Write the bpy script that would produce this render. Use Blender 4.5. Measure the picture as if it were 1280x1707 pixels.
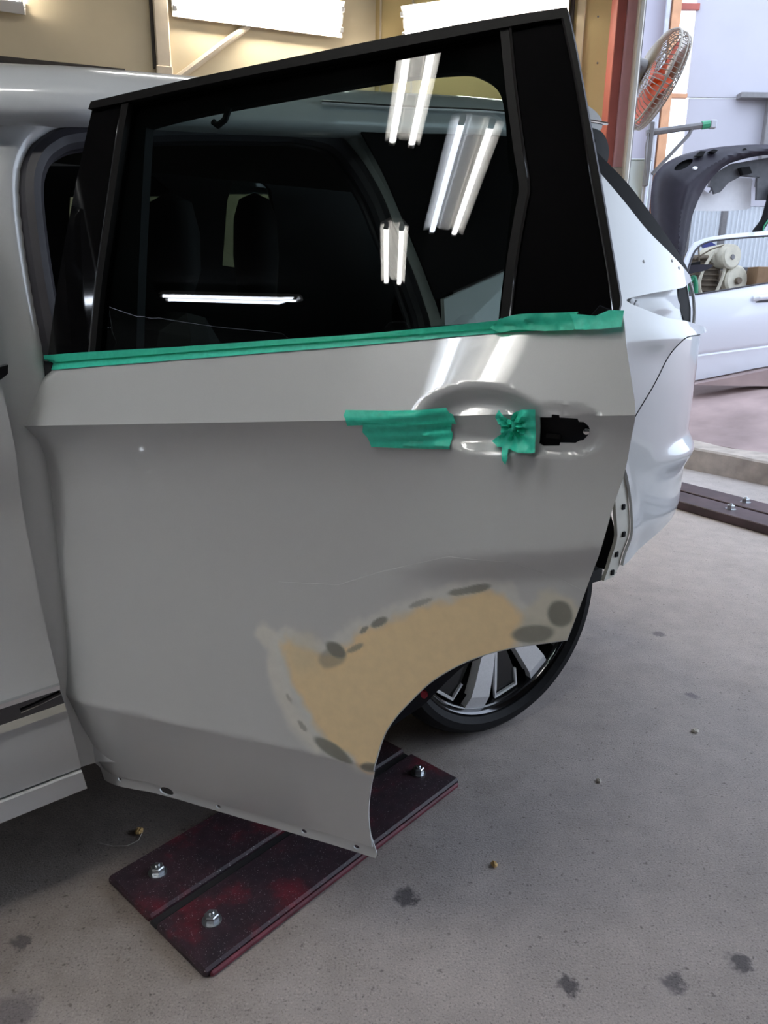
import bpy, math, random
import numpy as np
from mathutils import Matrix, Vector
from mathutils.geometry import delaunay_2d_cdt

for o in list(bpy.data.objects):
    bpy.data.objects.remove(o)
SC = bpy.context.scene
COL = SC.collection
RND = random.Random(7)

# ------------------------------------------------------------------ camera
CAM_H, CAM_PITCH, CAM_ROLL, FOCAL_PX = 1.1828, math.radians(16.340), math.radians(0.894), 1250.0
cam_data = bpy.data.cameras.new('camera')
cam = bpy.data.objects.new('camera', cam_data)
COL.objects.link(cam)
_f = Vector((0, math.cos(CAM_PITCH), -math.sin(CAM_PITCH)))
_r0 = Vector((1, 0, 0))
_u0 = Vector((0, math.sin(CAM_PITCH), math.cos(CAM_PITCH)))
_r = _r0 * math.cos(CAM_ROLL) + _u0 * math.sin(CAM_ROLL)
_u = _u0 * math.cos(CAM_ROLL) - _r0 * math.sin(CAM_ROLL)
_m = Matrix((_r, _u, -_f)).transposed().to_4x4()
_m.translation = (0, 0, CAM_H)
cam.matrix_world = _m
cam_data.sensor_fit = 'VERTICAL'
cam_data.sensor_height = 36.0
cam_data.lens = FOCAL_PX / 1707.0 * 36.0
cam_data.clip_start = 0.02
SC.camera = cam

# ------------------------------------------------------------------ sky, exposure
SKY_STRENGTH = 1.9
TUBE_STRENGTH = 18.0
WALL_TUBE_STRENGTH = 40.0
world = bpy.data.worlds.new('overcast_sky')
SC.world = world
world.use_nodes = True
_bg = world.node_tree.nodes['Background']
_bg.inputs['Color'].default_value = (0.72, 0.83, 1.0, 1)
_bg.inputs['Strength'].default_value = SKY_STRENGTH
SC.view_settings.view_transform = 'Standard'
SC.view_settings.look = 'None'
SC.view_settings.exposure = 0.92
SC.view_settings.gamma = 1.0
SC.view_settings.use_curve_mapping = False

# ------------------------------------------------------------------ materials
def srgb(r, g, b):
    def c(v):
        v /= 255.0
        return v / 12.92 if v <= 0.04045 else ((v + 0.055) / 1.055) ** 2.4
    return (c(r), c(g), c(b), 1.0)

class NT:
    def __init__(s, name):
        s.m = bpy.data.materials.new(name)
        s.m.use_nodes = True
        s.t = s.m.node_tree
        s.b = s.t.nodes['Principled BSDF']
        s.out = s.t.nodes['Material Output']
    def n(s, typ, **kw):
        nd = s.t.nodes.new(typ)
        for k, v in kw.items():
            if k in nd.inputs.keys():
                nd.inputs[k].default_value = v
            else:
                setattr(nd, k, v)
        return nd
    def l(s, a, b):
        s.t.links.new(a, b)
    def noise(s, scale, detail=4, rough=0.55, vec=None, distortion=0.0):
        nd = s.n('ShaderNodeTexNoise')
        nd.inputs['Scale'].default_value = scale
        nd.inputs['Detail'].default_value = detail
        nd.inputs['Roughness'].default_value = rough
        nd.inputs['Distortion'].default_value = distortion
        if vec is None:
            tc = s.n('ShaderNodeTexCoord')
            vec = tc.outputs['Object']
        s.l(vec, nd.inputs['Vector'])
        return nd
    def ramp(s, fac, stops):
        nd = s.n('ShaderNodeValToRGB')
        cr = nd.color_ramp
        while len(cr.elements) < len(stops):
            cr.elements.new(0.5)
        for el, (p, c) in zip(cr.elements, stops):
            el.position = p
            el.color = c if len(c) == 4 else (*c, 1)
        s.l(fac, nd.inputs['Fac'])
        return nd
    def mix(s, fac, a, b, mode='MIX'):
        nd = s.n('ShaderNodeMix')
        nd.data_type = 'RGBA'
        nd.blend_type = mode
        for sock, v in ((nd.inputs['Factor'], fac), (nd.inputs['A'] if False else nd.inputs[6], a), (nd.inputs[7], b)):
            if hasattr(v, 'links') or hasattr(v, 'is_output'):
                s.l(v, sock)
            else:
                sock.default_value = v
        return nd.outputs[2]
    def bump(s, height, strength=0.2, dist=0.01):
        nd = s.n('ShaderNodeBump')
        nd.inputs['Strength'].default_value = strength
        nd.inputs['Distance'].default_value = dist
        s.l(height, nd.inputs['Height'])
        s.l(nd.outputs['Normal'], s.b.inputs['Normal'])
    def set(s, **kw):
        for k, v in kw.items():
            s.b.inputs[k.replace('_', ' ')].default_value = v

def mat(name, col, rough=0.5, metal=0.0, coat=0.0, var=0.0, vscale=20, bump=0.0, bscale=200, spec=0.5, crough=0.03):
    k = NT(name)
    k.set(Roughness=rough, Metallic=metal, Coat_Weight=coat, Coat_Roughness=crough)
    k.b.inputs['Specular IOR Level'].default_value = spec
    c = tuple(col) if len(col) == 4 else (*col, 1)
    if var:
        nz = k.noise(vscale)
        lo = tuple(v * (1 - var) for v in c[:3]) + (1,)
        hi = tuple(min(1, v * (1 + var)) for v in c[:3]) + (1,)
        rp = k.ramp(nz.outputs['Fac'], [(0.3, lo), (0.7, hi)])
        k.l(rp.outputs['Color'], k.b.inputs['Base Color'])
    else:
        k.b.inputs['Base Color'].default_value = c
    if bump:
        nz = k.noise(bscale, 3)
        k.bump(nz.outputs['Fac'], bump, 0.002)
    return k.m

M = {}
PAINT = (0.575, 0.595, 0.605)
k = NT('white_pearl_paint')           # colour attribute 'work' carries filler / sanding marks, 'bare' tells how much paint is sanded off
att = k.n('ShaderNodeAttribute'); att.attribute_name = 'work'
bare = k.n('ShaderNodeAttribute'); bare.attribute_name = 'bare'
nz = k.noise(900, 2)
fl = k.ramp(nz.outputs['Fac'], [(0.35, (0.97, 0.97, 0.97)), (0.65, (1.0, 1.0, 1.0))])
basec = k.mix(1.0, (*PAINT, 1), fl.outputs['Color'], 'MULTIPLY')
wk = k.noise(70, 5)
wr = k.ramp(wk.outputs['Fac'], [(0.3, (0.96, 0.96, 0.96)), (0.7, (1.03, 1.03, 1.03))])
wcol = k.mix(1.0, att.outputs['Color'], wr.outputs['Color'], 'MULTIPLY')
fin = k.mix(bare.outputs['Fac'], basec, wcol)
k.l(fin, k.b.inputs['Base Color'])
mr = k.n('ShaderNodeMapRange'); mr.inputs['To Min'].default_value = 0.30; mr.inputs['To Max'].default_value = 0.75
k.l(bare.outputs['Fac'], mr.inputs['Value']); k.l(mr.outputs['Result'], k.b.inputs['Roughness'])
mc = k.n('ShaderNodeMapRange'); mc.inputs['To Min'].default_value = 1.0; mc.inputs['To Max'].default_value = 0.0
k.l(bare.outputs['Fac'], mc.inputs['Value']); k.l(mc.outputs['Result'], k.b.inputs['Coat Weight'])
k.set(Coat_Roughness=0.02)
M['paint'] = k.m
M['paint_inner'] = mat('white_paint_unpolished', (0.62, 0.64, 0.66), 0.35, coat=0.5)
M['gloss_black'] = mat('gloss_black', (0.004, 0.004, 0.0045), 0.05, coat=0.3, spec=0.5)
M['satin_black'] = mat('satin_black_plastic', (0.007, 0.0065, 0.0065), 0.5, var=0.2, vscale=60, spec=0.15)
M['matte_black'] = mat('matte_black', (0.006, 0.006, 0.007), 0.75, var=0.2, spec=0.2)
M['rubber'] = mat('black_rubber', (0.008, 0.008, 0.0095), 0.6, var=0.25, vscale=30, bump=0.15, bscale=300, spec=0.2)
M['seal'] = mat('weatherstrip_rubber', (0.035, 0.034, 0.042), 0.5, var=0.15)
M['chrome'] = mat('chrome', (0.75, 0.75, 0.76), 0.08, metal=1.0)
M['dark_chrome'] = mat('dark_chrome', (0.10, 0.10, 0.105), 0.12, metal=1.0)
M['alloy'] = mat('machined_alloy', (0.80, 0.80, 0.81), 0.3, metal=0.25, var=0.05, vscale=200)
M['alloy_black'] = mat('gloss_black_alloy', (0.006, 0.006, 0.007), 0.15, coat=0.5)
M['zinc'] = mat('zinc_plated_steel', (0.5, 0.52, 0.54), 0.28, metal=0.9, var=0.2, vscale=90)
M['cabin'] = mat('black_cabin_fabric', (0.006, 0.006, 0.006), 0.85)
M['seat'] = mat('charcoal_seat_fabric', (0.012, 0.012, 0.012), 0.8)
M['bare_beige'] = mat('unpainted_beige_plastic', srgb(200, 198, 188), 0.55, var=0.06)
M['seal_navy'] = mat('dark_navy_rubber', (0.010, 0.011, 0.018), 0.6, var=0.2, spec=0.25)
M['red_mark'] = mat('red_paint_mark', (0.35, 0.008, 0.03), 0.6)

k = NT('dark_tinted_glass')
gm = k.n('ShaderNodeNewGeometry')
tc_ = k.mix(gm.outputs['Backfacing'], (0.27, 0.34, 0.32, 1), (1, 1, 1, 1))
tr = k.n('ShaderNodeBsdfTransparent'); k.l(tc_, tr.inputs['Color'])
gl = k.n('ShaderNodeBsdfGlossy'); gl.inputs['Roughness'].default_value = 0.0
fr = k.n('ShaderNodeFresnel'); fr.inputs['IOR'].default_value = 1.55
iv = k.n('ShaderNodeMath'); iv.operation = 'SUBTRACT'; iv.inputs[0].default_value = 1.0; k.l(gm.outputs['Backfacing'], iv.inputs[1])
fm_ = k.n('ShaderNodeMath'); fm_.operation = 'MULTIPLY'; k.l(fr.outputs[0], fm_.inputs[0]); k.l(iv.outputs[0], fm_.inputs[1])
ms = k.n('ShaderNodeMixShader')
k.l(fm_.outputs[0], ms.inputs[0]); k.l(tr.outputs[0], ms.inputs[1]); k.l(gl.outputs[0], ms.inputs[2]); k.l(ms.outputs[0], k.out.inputs['Surface'])
M['glass'] = k.m

def tape_mat(name, alpha):
    k = NT(name)
    nz = k.noise(160, 4)
    rp = k.ramp(nz.outputs['Fac'], [(0.3, (0.045, 0.70, 0.49)), (0.7, (0.065, 0.82, 0.60))])
    k.l(rp.outputs['Color'], k.b.inputs['Base Color'])
    k.set(Roughness=0.45)
    k.bump(nz.outputs['Fac'], 0.15, 0.001)
    tl = k.n('ShaderNodeBsdfTransparent'); tl.inputs['Color'].default_value = (0.25, 0.85, 0.65, 1)
    ms = k.n('ShaderNodeMixShader'); ms.inputs[0].default_value = alpha
    k.l(k.b.outputs[0], ms.inputs[1]); k.l(tl.outputs[0], ms.inputs[2]); k.l(ms.outputs[0], k.out.inputs['Surface'])
    return k.m
M['tape'] = tape_mat('green_masking_tape', 0.04)
M['tape_thin'] = tape_mat('green_masking_tape_single', 0.34)

# concrete floor: grey with sandy speckle, pits and a few dark drips
k = NT('concrete_floor')
geo = k.n('ShaderNodeNewGeometry')
pos = geo.outputs['Position']
n1 = k.noise(1.3, 6, 0.6, pos); n2 = k.noise(11, 6, 0.65, pos); n3 = k.noise(240, 3, 0.6, pos); n4 = k.noise(75, 2, 0.5, pos)
c1 = k.ramp(n1.outputs['Fac'], [(0.25, (0.40, 0.352, 0.328)), (0.75, (0.56, 0.495, 0.462))])
c2 = k.ramp(n2.outputs['Fac'], [(0.3, (0.86, 0.86, 0.86)), (0.7, (1.06, 1.06, 1.06))])
c3 = k.ramp(n3.outputs['Fac'], [(0.30, (0.45, 0.45, 0.46)), (0.42, (0.90, 0.90, 0.90)), (0.60, (1.0, 1.0, 1.0)), (0.72, (1.28, 1.27, 1.25))])
c4 = k.ramp(n4.outputs['Fac'], [(0.275, (0.45, 0.44, 0.43)), (0.345, (1, 1, 1))])
x = k.mix(1.0, c1.outputs['Color'], c2.outputs['Color'], 'MULTIPLY')
x = k.mix(1.0, x, c3.outputs['Color'], 'MULTIPLY')
x = k.mix(0.8, x, c4.outputs['Color'], 'MULTIPLY')
for (sx, sy, sr, dark) in ((0.058, 1.247, 0.030, 0.28), (0.342, 1.048, 0.024, 0.3), (0.533, 1.059, 0.026, 0.4), (0.674, 1.102, 0.026, 0.32),
                           (1.01, 2.506, 0.026, 0.5), (0.963, 2.068, 0.022, 0.6), (-0.617, 0.977, 0.05, 0.6), (-0.67, 1.123, 0.022, 0.45)):
    dv = k.n('ShaderNodeVectorMath'); dv.operation = 'DISTANCE'
    wob = k.noise(60, 3, 0.6, pos)
    ad = k.n('ShaderNodeVectorMath'); ad.operation = 'MULTIPLY_ADD'
    ad.inputs[1].default_value = (0.05, 0.05, 0.0)
    k.l(wob.outputs['Color'], ad.inputs[0]); k.l(pos, ad.inputs[2])
    k.l(ad.outputs[0], dv.inputs[0]); dv.inputs[1].default_value = (sx + 0.025, sy + 0.025, 0.0)
    rp = k.ramp(dv.outputs['Value'], [(sr * 0.55, (dark, dark, dark * 1.08)), (sr, (1, 1, 1))])
    x = k.mix(1.0, x, rp.outputs['Color'], 'MULTIPLY')
# old grease and overspray beside the plates, with front door shade painted in
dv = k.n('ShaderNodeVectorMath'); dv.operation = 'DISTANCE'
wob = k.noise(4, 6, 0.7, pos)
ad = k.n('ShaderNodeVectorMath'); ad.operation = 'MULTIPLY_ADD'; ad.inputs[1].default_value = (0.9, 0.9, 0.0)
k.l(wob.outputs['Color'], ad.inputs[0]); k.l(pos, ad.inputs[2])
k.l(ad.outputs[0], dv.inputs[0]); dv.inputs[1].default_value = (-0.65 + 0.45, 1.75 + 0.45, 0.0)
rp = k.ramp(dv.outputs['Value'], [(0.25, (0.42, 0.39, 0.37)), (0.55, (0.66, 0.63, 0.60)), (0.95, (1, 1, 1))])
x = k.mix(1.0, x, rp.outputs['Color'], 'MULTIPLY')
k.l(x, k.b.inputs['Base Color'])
k.set(Roughness=0.75)
k.bump(n3.outputs['Fac'], 0.6, 0.002)
M['floor'] = k.m

k = NT('red_oxide_steel')             # worn dark red plate with overspray
n1 = k.noise(7, 5, 0.6); n2 = k.noise(420, 2, 0.5); n3 = k.noise(40, 5, 0.7)
c1 = k.ramp(n1.outputs['Fac'], [(0.36, (0.026, 0.018, 0.025)), (0.52, (0.045, 0.020, 0.028)), (0.66, (0.16, 0.014, 0.026))])
c3 = k.ramp(n3.outputs['Fac'], [(0.3, (0.7, 0.7, 0.7)), (0.75, (1.35, 1.35, 1.4))])
c2 = k.ramp(n2.outputs['Fac'], [(0.685, (0, 0, 0)), (0.715, (1, 1, 1))])
x = k.mix(1.0, c1.outputs['Color'], c3.outputs['Color'], 'MULTIPLY')
x = k.mix(c2.outputs['Color'], x, (0.45, 0.42, 0.42, 1))
k.l(x, k.b.inputs['Base Color']); k.set(Roughness=0.55)
M['plate'] = k.m
M['plate_edge'] = mat('red_steel_edge', (0.13, 0.022, 0.035), 0.6, var=0.5, vscale=25)
M['groove'] = mat('grimy_groove', (0.02, 0.018, 0.02), 0.8)
M['rail_brown'] = mat('brown_red_steel', (0.075, 0.045, 0.05), 0.5, var=0.3, vscale=10)

M['wall_cream'] = mat('cream_wall_board', srgb(206, 190, 158), 0.7, var=0.05, vscale=3, bump=0.05, bscale=60)
M['wall_tan'] = mat('tan_wall_board', srgb(205, 182, 130), 0.7, var=0.05, vscale=3)
M['batten'] = mat('painted_wood_batten', srgb(200, 186, 164), 0.6, var=0.08, vscale=12)
M['dark_gap'] = mat('dark_brown_timber', (0.05, 0.042, 0.035), 0.8, var=0.2)
M['wall_dark'] = mat('dim_workshop_cladding', (0.10, 0.10, 0.095), 0.8, var=0.15, vscale=2)
M['wall_pale'] = mat('pale_painted_lower_wall', (0.50, 0.50, 0.48), 0.7, var=0.1, vscale=2)
M['ceiling'] = mat('dark_roof_underside', (0.045, 0.042, 0.04), 0.85, var=0.2, vscale=2)
M['red_column'] = mat('red_brown_painted_steel', srgb(160, 82, 70), 0.5, var=0.12, vscale=6)
M['pink_column'] = mat('faded_red_painted_steel', srgb(222, 170, 172), 0.5, var=0.08, vscale=6)
M['white_rail'] = mat('white_enamel_rail', srgb(222, 218, 208), 0.35, var=0.04)
M['fixture'] = mat('white_enamel_fixture', (0.78, 0.77, 0.74), 0.4)
M['outer_board'] = mat('pale_grey_board', srgb(172, 170, 180), 0.6, var=0.05, vscale=2)
M['outer_board_b'] = mat('lilac_grey_board', srgb(168, 164, 178), 0.6, var=0.05, vscale=2)
M['wood_post'] = mat('bare_wood_post', srgb(196, 146, 112), 0.7, var=0.1, vscale=14)
M['grey_pipe'] = mat('galvanised_pipe', srgb(170, 170, 178), 0.4, metal=0.4, var=0.1)
M['grey_steel'] = mat('grey_steel', srgb(112, 110, 112), 0.5, var=0.15, vscale=20)
M['silver'] = mat('silver_car_paint', srgb(226, 230, 240), 0.3, metal=0.1, coat=0.8)
M['bumper_black'] = mat('dusty_black_bumper_plastic', (0.020, 0.017, 0.026), 0.45, var=0.3, vscale=6, spec=0.3)
M['bumper_grey'] = mat('dark_grey_plastic', (0.07, 0.07, 0.08), 0.5, var=0.2)
M['white_resin'] = mat('white_resin_sheet', srgb(225, 224, 228), 0.5, var=0.04)
M['blue'] = mat('blue_painted_metal', srgb(40, 48, 120), 0.35, var=0.1)
M['cardboard'] = mat('brown_cardboard', srgb(140, 112, 84), 0.8, var=0.1)
M['orange'] = mat('orange_fan_plastic', srgb(214, 82, 30), 0.4)
M['fan_grey'] = mat('grey_fan_wire', srgb(150, 142, 132), 0.45, metal=0.3)
M['motor'] = mat('cream_motor_enamel', srgb(196, 190, 172), 0.45, var=0.1)
M['motor_dark'] = mat('dusty_brown_cast_iron', srgb(104, 92, 78), 0.7, var=0.25)
M['hose'] = mat('green_rubber_hose', srgb(48, 142, 104), 0.4)
M['ac'] = mat('pale_blue_enamel', srgb(214, 226, 232), 0.4)
M['apron'] = mat('pinkish_concrete', srgb(158, 138, 136), 0.8, var=0.25, vscale=2.2, bump=0.3, bscale=150)
M['kerb'] = mat('pale_concrete_kerb', srgb(178, 166, 156), 0.8, var=0.22, vscale=9, bump=0.4, bscale=90)
k = NT('translucent_corrugated')
k.b.inputs['Base Color'].default_value = (0.55, 0.57, 0.6, 1); k.set(Roughness=0.4)
tl = k.n('ShaderNodeBsdfTranslucent'); tl.inputs['Color'].default_value = (0.42, 0.44, 0.47, 1)
ms = k.n('ShaderNodeMixShader'); ms.inputs[0].default_value = 0.6
k.l(k.b.outputs[0], ms.inputs[1]); k.l(tl.outputs[0], ms.inputs[2]); k.l(ms.outputs[0], k.out.inputs['Surface'])
M['corrugated'] = k.m
def tube_mat(name, c, s):
    k = NT(name)
    e = k.n('ShaderNodeEmission'); e.inputs['Color'].default_value = (*c, 1); e.inputs['Strength'].default_value = s
    k.l(e.outputs[0], k.out.inputs['Surface'])
    return k.m
M['tube_warm'] = tube_mat('lit_warm_tube', (1.0, 0.985, 0.945), TUBE_STRENGTH)
M['tube_wall'] = tube_mat('lit_wall_tube', (1.0, 0.94, 0.84), WALL_TUBE_STRENGTH)
M['tube_cool'] = tube_mat('lit_cool_tube', (0.78, 0.86, 1.0), TUBE_STRENGTH)

# ------------------------------------------------------------------ mesh helpers
def link(o, parent=None):
    COL.objects.link(o)
    if parent is not None:
        o.parent = parent
    return o

def mesh_obj(name, verts, faces, material, parent=None, smooth=True, sharp=35.0):
    me = bpy.data.meshes.new(name)
    me.from_pydata([tuple(map(float, v)) for v in verts], [], [tuple(int(i) for i in f) for f in faces])
    me.materials.append(M[material] if isinstance(material, str) else material)
    if smooth:
        me.polygons.foreach_set('use_smooth', [True] * len(me.polygons))
        me.set_sharp_from_angle(angle=math.radians(sharp))
    me.update()
    return link(bpy.data.objects.new(name, me), parent)

def thing(name, label, cat, matrix=None, group=None):
    o = link(bpy.data.objects.new(name, None))
    o.empty_display_size = 0.1
    if matrix is not None:
        o.matrix_world = matrix
    tag(o, label, cat, group)
    return o

def tag(o, label, cat, group=None):
    o['label'] = label
    o['category'] = cat
    if group:
        o['group'] = group
    return o

def struct(o):
    o['kind'] = 'structure'
    return o

def catmull(pts, n=8, closed=False):
    P = np.array(pts, float)
    if len(P) < 3:
        return [tuple(p) for p in P]
    if closed:
        Q = np.vstack([P[-1], P, P[0], P[1]])
    else:
        Q = np.vstack([2 * P[0] - P[1], P, 2 * P[-1] - P[-2]])
    out = []
    m = len(P) if closed else len(P) - 1
    for i in range(m):
        p0, p1, p2, p3 = Q[i], Q[i + 1], Q[i + 2], Q[i + 3]
        for j in range(n):
            t = j / n
            out.append(tuple(0.5 * ((2 * p1) + (-p0 + p2) * t + (2 * p0 - 5 * p1 + 4 * p2 - p3) * t * t + (-p0 + 3 * p1 - 3 * p2 + p3) * t ** 3)))
    if not closed:
        out.append(tuple(P[-1]))
    return out

def chain(*segs):
    """joins open curves into one closed loop, dropping doubled points"""
    out = []
    for s in segs:
        for p in s:
            if not out or math.dist(out[-1], p) > 1e-5:
                out.append(tuple(p))
    if math.dist(out[0], out[-1]) < 1e-5:
        out.pop()
    return out

def resample(loop, sp):
    out = []
    n = len(loop)
    for i in range(n):
        a, b = np.array(loop[i]), np.array(loop[(i + 1) % n])
        m = max(1, int(math.ceil(np.linalg.norm(b - a) / sp - 0.25)))
        for j in range(m):
            out.append(tuple(a + (b - a) * j / m))
    return out

def inside(P, loop):
    L = np.array(loop); x, y = P[:, 0], P[:, 1]
    r = np.zeros(len(P), bool)
    for i in range(len(L)):
        x0, y0 = L[i - 1]; x1, y1 = L[i]
        if y0 == y1:
            continue
        c = (y0 > y) != (y1 > y)
        r ^= c & (x < (x1 - x0) * (y - y0) / (y1 - y0) + x0)
    return r

def dist_loop(P, loop, closed=True):
    L = np.array(loop); d = np.full(len(P), 1e9)
    for i in range(0 if closed else 1, len(L)):
        a, b = L[i - 1], L[i]
        ab = b - a; q = ab @ ab
        t = np.clip(((P - a) @ ab) / max(q, 1e-12), 0, 1)
        d = np.minimum(d, np.hypot(*(P - a - t[:, None] * ab).T))
    return d

def sheet(name, loop, f, thick, material, parent=None, holes=(), sp=0.015, work=None, sharp=35.0, close_back=True, lines=()):
    """a pressed sheet: outline in (x, z), depth y = f(x, z), outward face towards -y, real thickness"""
    loops = [resample(l, sp) for l in (loop, *holes)]
    B = np.vstack([np.array(l) for l in loops])
    lo, hi = B.min(0), B.max(0)
    gx = np.arange(lo[0], hi[0] + sp, sp); gz = np.arange(lo[1], hi[1] + sp * 0.866, sp * 0.866)
    G = np.array([(x + (0.5 * sp if j % 2 else 0), z) for j, z in enumerate(gz) for x in gx])
    keep = inside(G, loop)
    for hl in holes:
        keep &= ~inside(G, hl)
    G = G[keep]
    if len(G):
        dd = dist_loop(G, loop)
        for hl in holes:
            dd = np.minimum(dd, dist_loop(G, hl))
        for ln in lines:
            dd = np.minimum(dd, dist_loop(G, ln, False))
        G = G[dd > sp * 0.55]
    lp = []
    for ln in lines:                                   # fold lines become mesh edges
        q = np.array(resample(list(ln), sp)[:max(2, sum(max(1, int(math.ceil(math.dist(ln[i], ln[i + 1]) / sp - 0.25))) for i in range(len(ln) - 1)))])
        q = q[inside(q, loop)]
        for hl in holes:
            q = q[~inside(q, hl)]
        if len(q):
            q = q[dist_loop(q, loop) > sp * 0.4]
        lp.append(q)
    allp = [B] + [q for q in lp if len(q)] + ([G] if len(G) else [])
    V = [Vector((float(p[0]), float(p[1]))) for p in np.vstack(allp)]
    edges = []; o = 0
    for l in loops:
        edges += [(o + i, o + (i + 1) % len(l)) for i in range(len(l))]
        o += len(l)
    for q in lp:
        edges += [(o + i, o + i + 1) for i in range(len(q) - 1) if np.hypot(*(q[i + 1] - q[i])) < sp * 1.6]
        o += len(q)
    vo, eo, fo, vorig, _, _ = delaunay_2d_cdt(V, edges, [], 0, 1e-7)
    P = np.array([(v.x, v.y) for v in vo])
    F = np.array([t for t in fo if len(t) == 3])
    C = P[F].mean(1)
    ok = inside(C, loop)
    for hl in holes:
        ok &= ~inside(C, hl)
    F = F[ok]
    a, b, c = P[F[:, 0]], P[F[:, 1]], P[F[:, 2]]
    cr = (b[:, 0] - a[:, 0]) * (c[:, 1] - a[:, 1]) - (b[:, 1] - a[:, 1]) * (c[:, 0] - a[:, 0])
    F = F[np.abs(cr) > 1e-10]; cr = cr[np.abs(cr) > 1e-10]
    F[cr < 0] = F[cr < 0][:, ::-1]
    Y = np.asarray(f(P[:, 0], P[:, 1]), float) * np.ones(len(P))
    n = len(P)
    verts = np.vstack([np.stack([P[:, 0], Y, P[:, 1]], 1), np.stack([P[:, 0], Y + thick, P[:, 1]], 1)])
    faces = [tuple(t) for t in F] + ([tuple(t[::-1] + n) for t in F] if close_back else [])
    seen = {}
    for t in F:
        for i in range(3):
            seen[(t[i], t[(i + 1) % 3])] = 1
    for (i, j) in seen:
        if (j, i) not in seen:
            faces.append((j, i, i + n, j + n))
    ob = mesh_obj(name, verts, faces, material, parent, True, sharp)
    if work is not None:
        ca = ob.data.color_attributes.new('work', 'FLOAT_COLOR', 'POINT')
        col = work(P[:, 0], P[:, 1])
        ca.data.foreach_set('color', np.vstack([col, col]).astype(np.float32).ravel())
        fa = ob.data.attributes.new('bare', 'FLOAT', 'POINT')
        fa.data.foreach_set('value', np.tile(col[:, 3], 2).astype(np.float32))
    return ob

def tube_geo(pts, r, seg=10, closed=False, sy=1.0):
    P = np.array(pts, float); n = len(P)
    R = np.full(n, r) if np.isscalar(r) else np.array(r, float)
    T = np.zeros_like(P)
    for i in range(n):
        a = P[(i - 1) % n] if (closed or i > 0) else P[i]
        b = P[(i + 1) % n] if (closed or i < n - 1) else P[i]
        T[i] = (b - a) / max(np.linalg.norm(b - a), 1e-9)
    ref = np.array([0, 0, 1.0]) if abs(T[0][2]) < 0.9 else np.array([1.0, 0, 0])
    u = np.cross(T[0], ref); u /= np.linalg.norm(u)
    V = []; Fc = []
    for i in range(n):
        u = u - T[i] * (u @ T[i]); u /= np.linalg.norm(u)
        w = np.cross(T[i], u)
        for j in range(seg):
            a = 2 * math.pi * j / seg
            V.append(P[i] + R[i] * (math.cos(a) * u + sy * math.sin(a) * w))
    for i in range(n if closed else n - 1):
        for j in range(seg):
            a = i * seg + j; b = i * seg + (j + 1) % seg
            c = ((i + 1) % n) * seg + (j + 1) % seg; d = ((i + 1) % n) * seg + j
            Fc.append((a, b, c, d))
    if not closed:
        Fc.append(tuple(range(seg))[::-1]); Fc.append(tuple((n - 1) * seg + j for j in range(seg)))
    return V, Fc

def tube(name, pts, r, material, parent=None, seg=10, closed=False, sy=1.0):
    v, f = tube_geo(pts, r, seg, closed, sy)
    return mesh_obj(name, v, f, material, parent)

def join_geo(parts):
    V, Fc = [], []
    for v, f in parts:
        o = len(V); V += list(v); Fc += [tuple(i + o for i in q) for q in f]
    return V, Fc

def box_geo(c, s, bev=0.0, rot=None):
    """box with chamfered edges: centre c, size s"""
    sx, sy, sz = (v / 2 for v in s)
    b = min(bev, sx * 0.9, sy * 0.9, sz * 0.9)
    if b <= 0:
        V = [(x, y, z) for x in (-sx, sx) for y in (-sy, sy) for z in (-sz, sz)]
        Fc = [(0, 1, 3, 2), (4, 6, 7, 5), (0, 4, 5, 1), (2, 3, 7, 6), (0, 2, 6, 4), (1, 5, 7, 3)]
    else:
        V = []; idx = {}
        for x in (-1, 1):
            for y in (-1, 1):
                for z in (-1, 1):
                    for ax in range(3):
                        p = [x * (sx - b), y * (sy - b), z * (sz - b)]
                        p[ax] = (x * sx, y * sy, z * sz)[ax]
                        idx[(x, y, z, ax)] = len(V); V.append(tuple(p))
        Fc = []
        for ax in range(3):
            o1, o2 = (ax + 1) % 3, (ax + 2) % 3
            for s_ in (-1, 1):
                q = []
                for a, d in ((-1, -1), (1, -1), (1, 1), (-1, 1)):
                    k_ = [0, 0, 0]; k_[ax] = s_; k_[o1] = a; k_[o2] = d
                    q.append(idx[(*k_, ax)])
                Fc.append(tuple(q if s_ > 0 else q[::-1]))
            for a in (-1, 1):
                for d in (-1, 1):
                    k0 = [0, 0, 0]; k0[o1] = a; k0[o2] = d; k1 = list(k0); k0[ax] = -1; k1[ax] = 1
                    q = (idx[(*k0, o1)], idx[(*k1, o1)], idx[(*k1, o2)], idx[(*k0, o2)])
                    Fc.append(q if a * d < 0 else q[::-1])
        for x in (-1, 1):
            for y in (-1, 1):
                for z in (-1, 1):
                    q = tuple(idx[(x, y, z, ax)] for ax in range(3))
                    Fc.append(q if x * y * z > 0 else q[::-1])
    R = rot if rot is not None else Matrix.Identity(3)
    return [tuple(R @ Vector(v) + Vector(c)) for v in V], Fc

def box(name, c, s, material, parent=None, bev=0.003, rot=None):
    v, f = box_geo(c, s, bev, rot)
    return mesh_obj(name, v, f, material, parent, smooth=False)

def lathe_geo(profile, seg=32, axis='Y', closed=False):
    """profile of (r, h); h runs along the axis"""
    V = []; Fc = []; n = len(profile)
    for (r, hh) in profile:
        for j in range(seg):
            a = 2 * math.pi * j / seg
            p = (r * math.cos(a), hh, r * math.sin(a)) if axis == 'Y' else (r * math.cos(a), r * math.sin(a), hh)
            V.append(p)
    for i in range(n if closed else n - 1):
        for j in range(seg):
            q = (i * seg + j, i * seg + (j + 1) % seg, ((i + 1) % n) * seg + (j + 1) % seg, ((i + 1) % n) * seg + j)
            Fc.append(q)
    return V, Fc

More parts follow.
